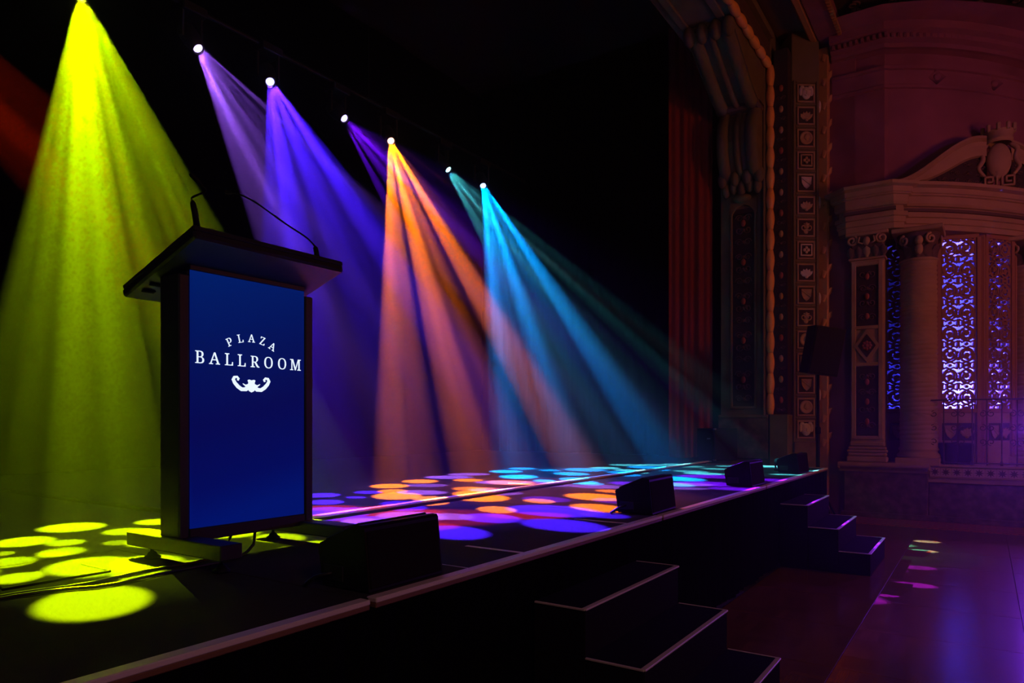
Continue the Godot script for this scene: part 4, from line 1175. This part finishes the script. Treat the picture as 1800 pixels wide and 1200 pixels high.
func lattices() -> void:
	# one carved scroll unit, 0.22 wide and 0.30 tall, cut right through
	var unit := func(flip: bool) -> ArrayMesh:
		var st := S()
		var e := 1.0 if flip else -1.0
		var d := 0.06
		extrude(st, ribbon(spiral(Vector2(0, 0.0), 0.098, 0.088, PI * 0.5, 0.98, 24), 0.024, 0.024), d)
		extrude(st, ribbon(spiral(Vector2(0.0, 0), 0.088, 0.02, PI * (0.5 if flip else 1.3), 1.35 * e, 22), 0.028, 0.022), d)
		extrude(st, circle(0.03, 10), d)
		for k in 5:
			var a := PI * (0.2 + 0.4 * k) + (0.3 if flip else 0.0)
			extrude(st, circle(0.017, 7, Vector2.from_angle(a) * 0.062), d)
		for s in [-1.0, 1.0]:
			extrude(st, ribbon([Vector2(s * 0.11, -0.15), Vector2(s * 0.098, -0.1), Vector2(s * 0.06, -0.12), Vector2(0.0, -0.098)], 0.03, 0.022), d)
			extrude(st, ribbon([Vector2(s * 0.11, 0.15), Vector2(s * 0.095, 0.105), Vector2(s * 0.05, 0.125), Vector2(0.0, 0.1)], 0.03, 0.02), d)
			extrude(st, circle(0.02, 8, Vector2(s * 0.1, 0.04 * e)), d)
			extrude(st, circle(0.018, 8, Vector2(s * 0.104, -0.06)), d)
			extrude(st, circle(0.022, 8, Vector2(s * 0.04, 0.142 * e)), d)
		extrude(st, circle(0.024, 8, Vector2(0, -0.145)), d)
		return made(st)
	var ua: ArrayMesh = unit.call(true)
	var ub: ArrayMesh = unit.call(false)
	var spec := [
		[Vector2(11.17, -1.2), Vector2(11.3, -0.86), 1, "narrow blue lit lattice screen between the pilaster and spiral column"],
		[Vector2(11.37, -0.545), Vector2(11.54, -0.075), 2, "brightest blue lit lattice screen just right of the spiral column"],
		[Vector2(11.62, -0.01), Vector2(12.0, 0.3), 2, "dimmer blue lit lattice screen turned away at the right"],
		[Vector2(12.07, 0.34), Vector2(12.5, 0.62), 2, "blue lit lattice screen beside the right spiral column"]]
	for p in spec:
		var a: Vector2 = p[0]
		var b: Vector2 = p[1]
		var d := b - a
		var len := d.length()
		var o := thing("lattice_screen", p[3], "lattice screen", Vector3(a.x + d.x / 2, 0.72, a.y + d.y / 2), 0.0, "blue lit lattice screens of the curved box")
		var f := facing(Vector3.ZERO, Vector3(-d.y, 0, d.x))
		for s in [-1.0, 1.0]:
			put("stile", box(S(), Vector3(s * (len / 2 - 0.006), 1.56, 0), Vector3(0.055, 3.1, 0.09), 0.008, f), M.lattice, o)
			put("stile_bead", box(S(), Vector3(s * (len / 2 - 0.045), 1.92, 0), Vector3(0.014, 2.36, 0.06), 0.004, f), M.lattice, o)
		put("top_rail", box(S(), Vector3(0, 3.12, 0), Vector3(len, 0.06, 0.07), 0.008, f), M.lattice, o)
		put("middle_rail", box(S(), Vector3(0, 0.73, 0), Vector3(len, 0.06, 0.08), 0.008, f), M.lattice, o)
		put("lower_panel", box(S(), Vector3(0, 0.36, -0.01), Vector3(len - 0.02, 0.72, 0.04), 0.004, f), M.plaster, o)
		var n: int = p[2]
		var cw := (len - 0.1) / n
		var rows := 8
		var ch := 2.34 / rows
		for i in n:
			for j in rows:
				put("scroll", ua if (i + j) % 2 == 0 else ub, M.lattice, o, f * Transform3D(Basis.from_scale(Vector3(cw / 0.225 * (-1.0 if i % 2 == 1 else 1.0), ch / 0.3, 1)), Vector3(-len / 2 + 0.05 + cw * (i + 0.5), 0.765 + ch * (j + 0.5), 0)))
		# crest tiles in the lower panels
		for i in mini(n, 2):
			var fx := f * Transform3D(Basis(), Vector3(-len / 2 + 0.05 + cw * (i + 0.5), 0.44, 0.015))
			put("crest_ground", box(S(), Vector3.ZERO, Vector3(0.19, 0.24, 0.02), 0.003, fx), M.dark_ground, o)
			put("crest", motif(1 if i == 0 else 5), M.tan_relief, o, fx * Transform3D(Basis.from_scale(Vector3(1.1, 1.25, 1)), Vector3(0, 0, 0.012)))


func balcony() -> void:
	# floor of the box, chamber behind the screens, soffit
	var o := structure("trim_5", slab(Vector3(10.7, 0.5, -1.5), Vector3(14, 0.72, 2.4), 0.01), M.plaster, "floor and chamber of the curved box behind the railing")
	put("chamber_wall", slab(Vector3(13.0, 0.7, -1.6), Vector3(13.1, 4.2, 2.4)), M.niche_wall, o)
	put("chamber_side", slab(Vector3(10.9, 0.7, -1.7), Vector3(13.1, 4.2, -1.6)), M.niche_wall, o)
	put("chamber_side", slab(Vector3(12.7, 0.7, 1.3), Vector3(13.1, 4.2, 1.4)), M.niche_wall, o)
	put("soffit", mould(S(), path(-1.6, 2.4, 24), [Vector2(0.0, 3.875), Vector2(-2.4, 3.875), Vector2(-2.4, 3.93), Vector2(0.0, 3.93)]), M.plaster, o)
	put("chamber_divider", slab(Vector3(11.36, 0.72, -0.8), Vector3(13.05, 3.95, -0.74)), M.niche_wall, o)
	for b in [[11.06, 11.2, -1.6, -1.205], [11.3, 11.42, -0.855, -0.56]]:
		put("screen_wall", slab(Vector3(b[0], 0.72, b[2]), Vector3(b[1], 3.95, b[3])), M.lattice, o)
	var roof := S()
	for i in 41:
		var z := -1.65 + 0.1 * i
		if z < 1.4:
			box(roof, Vector3((bx(z) + 0.2 + 13.9) / 2.0, 3.99, z), Vector3(13.9 - bx(z) - 0.2, 0.1, 0.1), 0.0)
	put("chamber_roof", roof, M.niche_wall, o)
	for p in [Vector2(11.59, -0.042), Vector2(12.04, 0.325)]:
		put("mullion", slab(Vector3(p.x - 0.04, 0.72, p.y - 0.045), Vector3(p.x + 0.05, 3.86, p.y + 0.045), 0.012), M.lattice, o)
	# sill with star tiles
	var s := thing("star_tile_sill", "stone sill with a row of small star pattern tiles under the railing", "sill", Vector3(10.72, 0.6, 0.9))
	put("sill_top", box(S(), Vector3(0.0, 0.125, 0.0), Vector3(0.16, 0.035, 3.0), 0.01), M.plaster, s)
	put("sill_foot", box(S(), Vector3(0.0, -0.025, 0.0), Vector3(0.1, 0.02, 3.0), 0.006), M.plaster, s)
	var star := S()
	var sp := PackedVector2Array()
	for k in 16:
		sp.append(Vector2.from_angle(TAU * k / 16) * (0.054 if k % 2 == 0 else 0.022))
	extrude(star, sp, 0.012)
	var starm := made(star)
	var dot := S()
	for e in [[1, 1], [1, -1], [-1, 1], [-1, -1]]:
		extrude(dot, PackedVector2Array([Vector2(e[0] * 0.056, e[1] * 0.056), Vector2(e[0] * 0.03, e[1] * 0.056), Vector2(e[0] * 0.056, e[1] * 0.03)]), 0.01)
	var dotm := made(dot)
	var ground := made(box(S(), Vector3.ZERO, Vector3(0.116, 0.116, 0.012), 0.002))
	for k in 24:
		var t := put("star_tile", ground, M.star_pale, s, facing(Vector3(-0.05, 0.045, -1.44 + 0.12 * k)))
		put("star", starm, M.star_dark, t, Transform3D(Basis(), Vector3(0, 0, 0.006)))
	# iron railing: plain bars alternate with scrolled ones
	var r := thing("iron_railing", "wrought iron railing of plain and scrolled bars on the sill", "railing", Vector3(10.72, 0.74, 0.9))
	put("top_rail", box(S(), Vector3(0, 0.84, 0), Vector3(0.03, 0.018, 3.2), 0.004), M.iron, r)
	put("bottom_rail", box(S(), Vector3(0, 0.03, 0), Vector3(0.02, 0.014, 3.2), 0.003), M.iron, r)
	var sc := S(true)
	for e in [-1.0, 1.0]:
		for y in [0.66, 0.3, 0.48]:
			var pts := []
			for p in spiral(Vector2(e * 0.045, y), 0.045, 0.012, PI / 2 if y > 0.4 else -PI / 2, 1.2 * e * (1.0 if y > 0.4 else -1.0), 14): pts.append(Vector3(p.x, p.y, 0))
			tube(sc, pts, 0.0055, 5)
	tube(sc, [Vector3(0, 0.0, 0), Vector3(0, 0.84, 0)], 0.008, 6)
	var scm := made(sc)
	var pl := S(true)
	tube(pl, [Vector3(0, 0, 0), Vector3(0, 0.05, 0), Vector3(0, 0.06, 0), Vector3(0, 0.4, 0), Vector3(0, 0.44, 0), Vector3(0, 0.48, 0), Vector3(0, 0.84, 0)], [0.016, 0.016, 0.008, 0.008, 0.015, 0.008, 0.008], 7)
	var plm := made(pl)
	for k in 20:
		put("scrolled_bar" if k % 2 == 0 else "plain_bar", scm if k % 2 == 0 else plm, M.iron, r, facing(Vector3(0, 0, -1.5 + 0.155 * k)))
	# equipment on the balcony floor
	var q := thing("floor_speaker", "black speaker box on the box floor behind the iron railing", "speaker", Vector3(10.95, 0.72, -0.32), 0.3)
	put("cabinet", slab(Vector3(-0.14, 0, -0.17), Vector3(0.14, 0.3, 0.17), 0.012), M.black_plastic, q)
	put("grille", slab(Vector3(-0.15, 0.02, -0.15), Vector3(-0.14, 0.28, 0.15), 0.004), M.grille, q)
	put("handle", slab(Vector3(-0.05, 0.3, -0.02), Vector3(0.05, 0.315, 0.02), 0.005), M.black_paint, q)


func extras() -> void:
	# loudspeaker on a pole behind the far end of the stage
	var o := thing("pole_speaker", "black loudspeaker tilted down on a tall pole beyond the stage end", "speaker", Vector3(9.62, 0, -1.77))
	put("pole", tube(S(true), [Vector3(0, 0.02, 0), Vector3(0, 1.2, 0), Vector3(0, 1.21, 0), Vector3(0, 2.0, 0)], [0.024, 0.024, 0.018, 0.018], 12), M.black_plastic, o)
	put("collar", lathe(S(true), [Vector2(0.024, 1.14), Vector2(0.034, 1.15), Vector2(0.034, 1.22), Vector2(0.018, 1.24)], 14), M.black_plastic, o)
	put("clamp_knob", ball(S(true), Vector3(0.05, 1.18, 0), Vector3(0.025, 0.02, 0.02), 7), M.black_plastic, o)
	for k in 3:
		var a := TAU * k / 3 + 0.4
		put("leg", tube(S(true), [Vector3(cos(a) * 0.03, 0.5, sin(a) * 0.03), Vector3(cos(a) * 0.42, 0.015, sin(a) * 0.42)], 0.014, 8), M.black_plastic, o)
	var f := facing(Vector3(0.0, 2.2, 0.03), Vector3(-0.75, 0, 0.66)) * Transform3D(Basis(Vector3.BACK, -0.13) * Basis(Vector3.RIGHT, 0.12), Vector3.ZERO)
	put("cabinet", extrude(S(), PackedVector2Array([Vector2(-0.2, 0.15), Vector2(0.2, 0.15), Vector2(0.14, -0.17), Vector2(-0.14, -0.17)]), 0.6, f * Transform3D(Basis(Vector3.RIGHT, PI / 2), Vector3(0, 0, 0))), M.black_plastic, o)
	put("grille", box(S(), Vector3(0, 0, 0.155), Vector3(0.38, 0.57, 0.014), 0.006, f), M.grille, o)
	put("bracket", box(S(), Vector3(0, 1.94, 0), Vector3(0.16, 0.03, 0.1), 0.006), M.black_plastic, o)
	# lamps of the house: blue floods inside the lattice chamber, a violet flood on the box at the right
	var k := [[Vector3(12.0, 0.95, -0.4), Vector3(11.9, 2.5, -0.4), 420.0, "blue uplight inside the chamber behind the brightest lattice screen"],
		[Vector3(11.8, 0.95, -1.15), Vector3(11.6, 2.6, -1.1), 14.0, "blue uplight inside the chamber behind the narrow lattice screen"]]
	for e in k:
		var u := thing("blue_uplight", e[3], "stage light", e[0])
		put("housing", lathe(S(true), [Vector2(0, -0.18), Vector2(0.1, -0.18), Vector2(0.12, -0.1), Vector2(0.12, 0.0), Vector2(0.1, 0.0), Vector2(0.1, -0.02), Vector2(0, -0.02)], 18), M.black_paint, u)
		put("lamp_face", lathe(S(true), [Vector2(0.098, -0.012), Vector2(0.0, -0.01)], 18), glow("uplight_glow", lin(0.2, 0.2, 1.0), 3.0), u)
		var l := OmniLight3D.new()
		l.name = "blue_lamp"
		l.light_color = lin(0.035, 0.04, 1.0)
		l.light_energy = e[2]
		l.light_size = 0.08
		l.omni_range = 20.0
		l.omni_attenuation = 2.0
		l.shadow_enabled = true
		u.add_child(l)
		l.position = Vector3(0, 0.12, 0)
	var v := thing("violet_flood", "violet flood lamp on a stand before the curved box, just right of the frame", "stage light", Vector3(10.45, 1.42, 0.8))
	var aim := Vector3(6.6, 0.0, -0.55)
	var dv := (aim - v.position).normalized()
	var sv := dv.cross(Vector3.UP).normalized()
	var hx := Transform3D(Basis(sv, dv, -sv.cross(dv)), Vector3.ZERO)
	put("housing", lathe(S(true), [Vector2(0, -0.16), Vector2(0.08, -0.16), Vector2(0.09, 0.0), Vector2(0.08, 0.0), Vector2(0.08, -0.02), Vector2(0, -0.02)], 18, hx), M.black_paint, v)
	put("lamp_face", lathe(S(true), [Vector2(0.078, -0.012), Vector2(0.0, -0.01)], 18, hx), glow("violet_glow", lin(0.5, 0.1, 1.0), 2.0), v)
	put("stand", tube(S(true), [Vector3(0.1, -1.41, 0.04), Vector3(0.1, 0.0, 0.04)], 0.016, 8), M.black_paint, v)
	spot("violet_lamp", v.position + dv * 0.02, aim, lin(0.24, 0.03, 1.0), 7.0, 28.0, 1.0, 0.05)
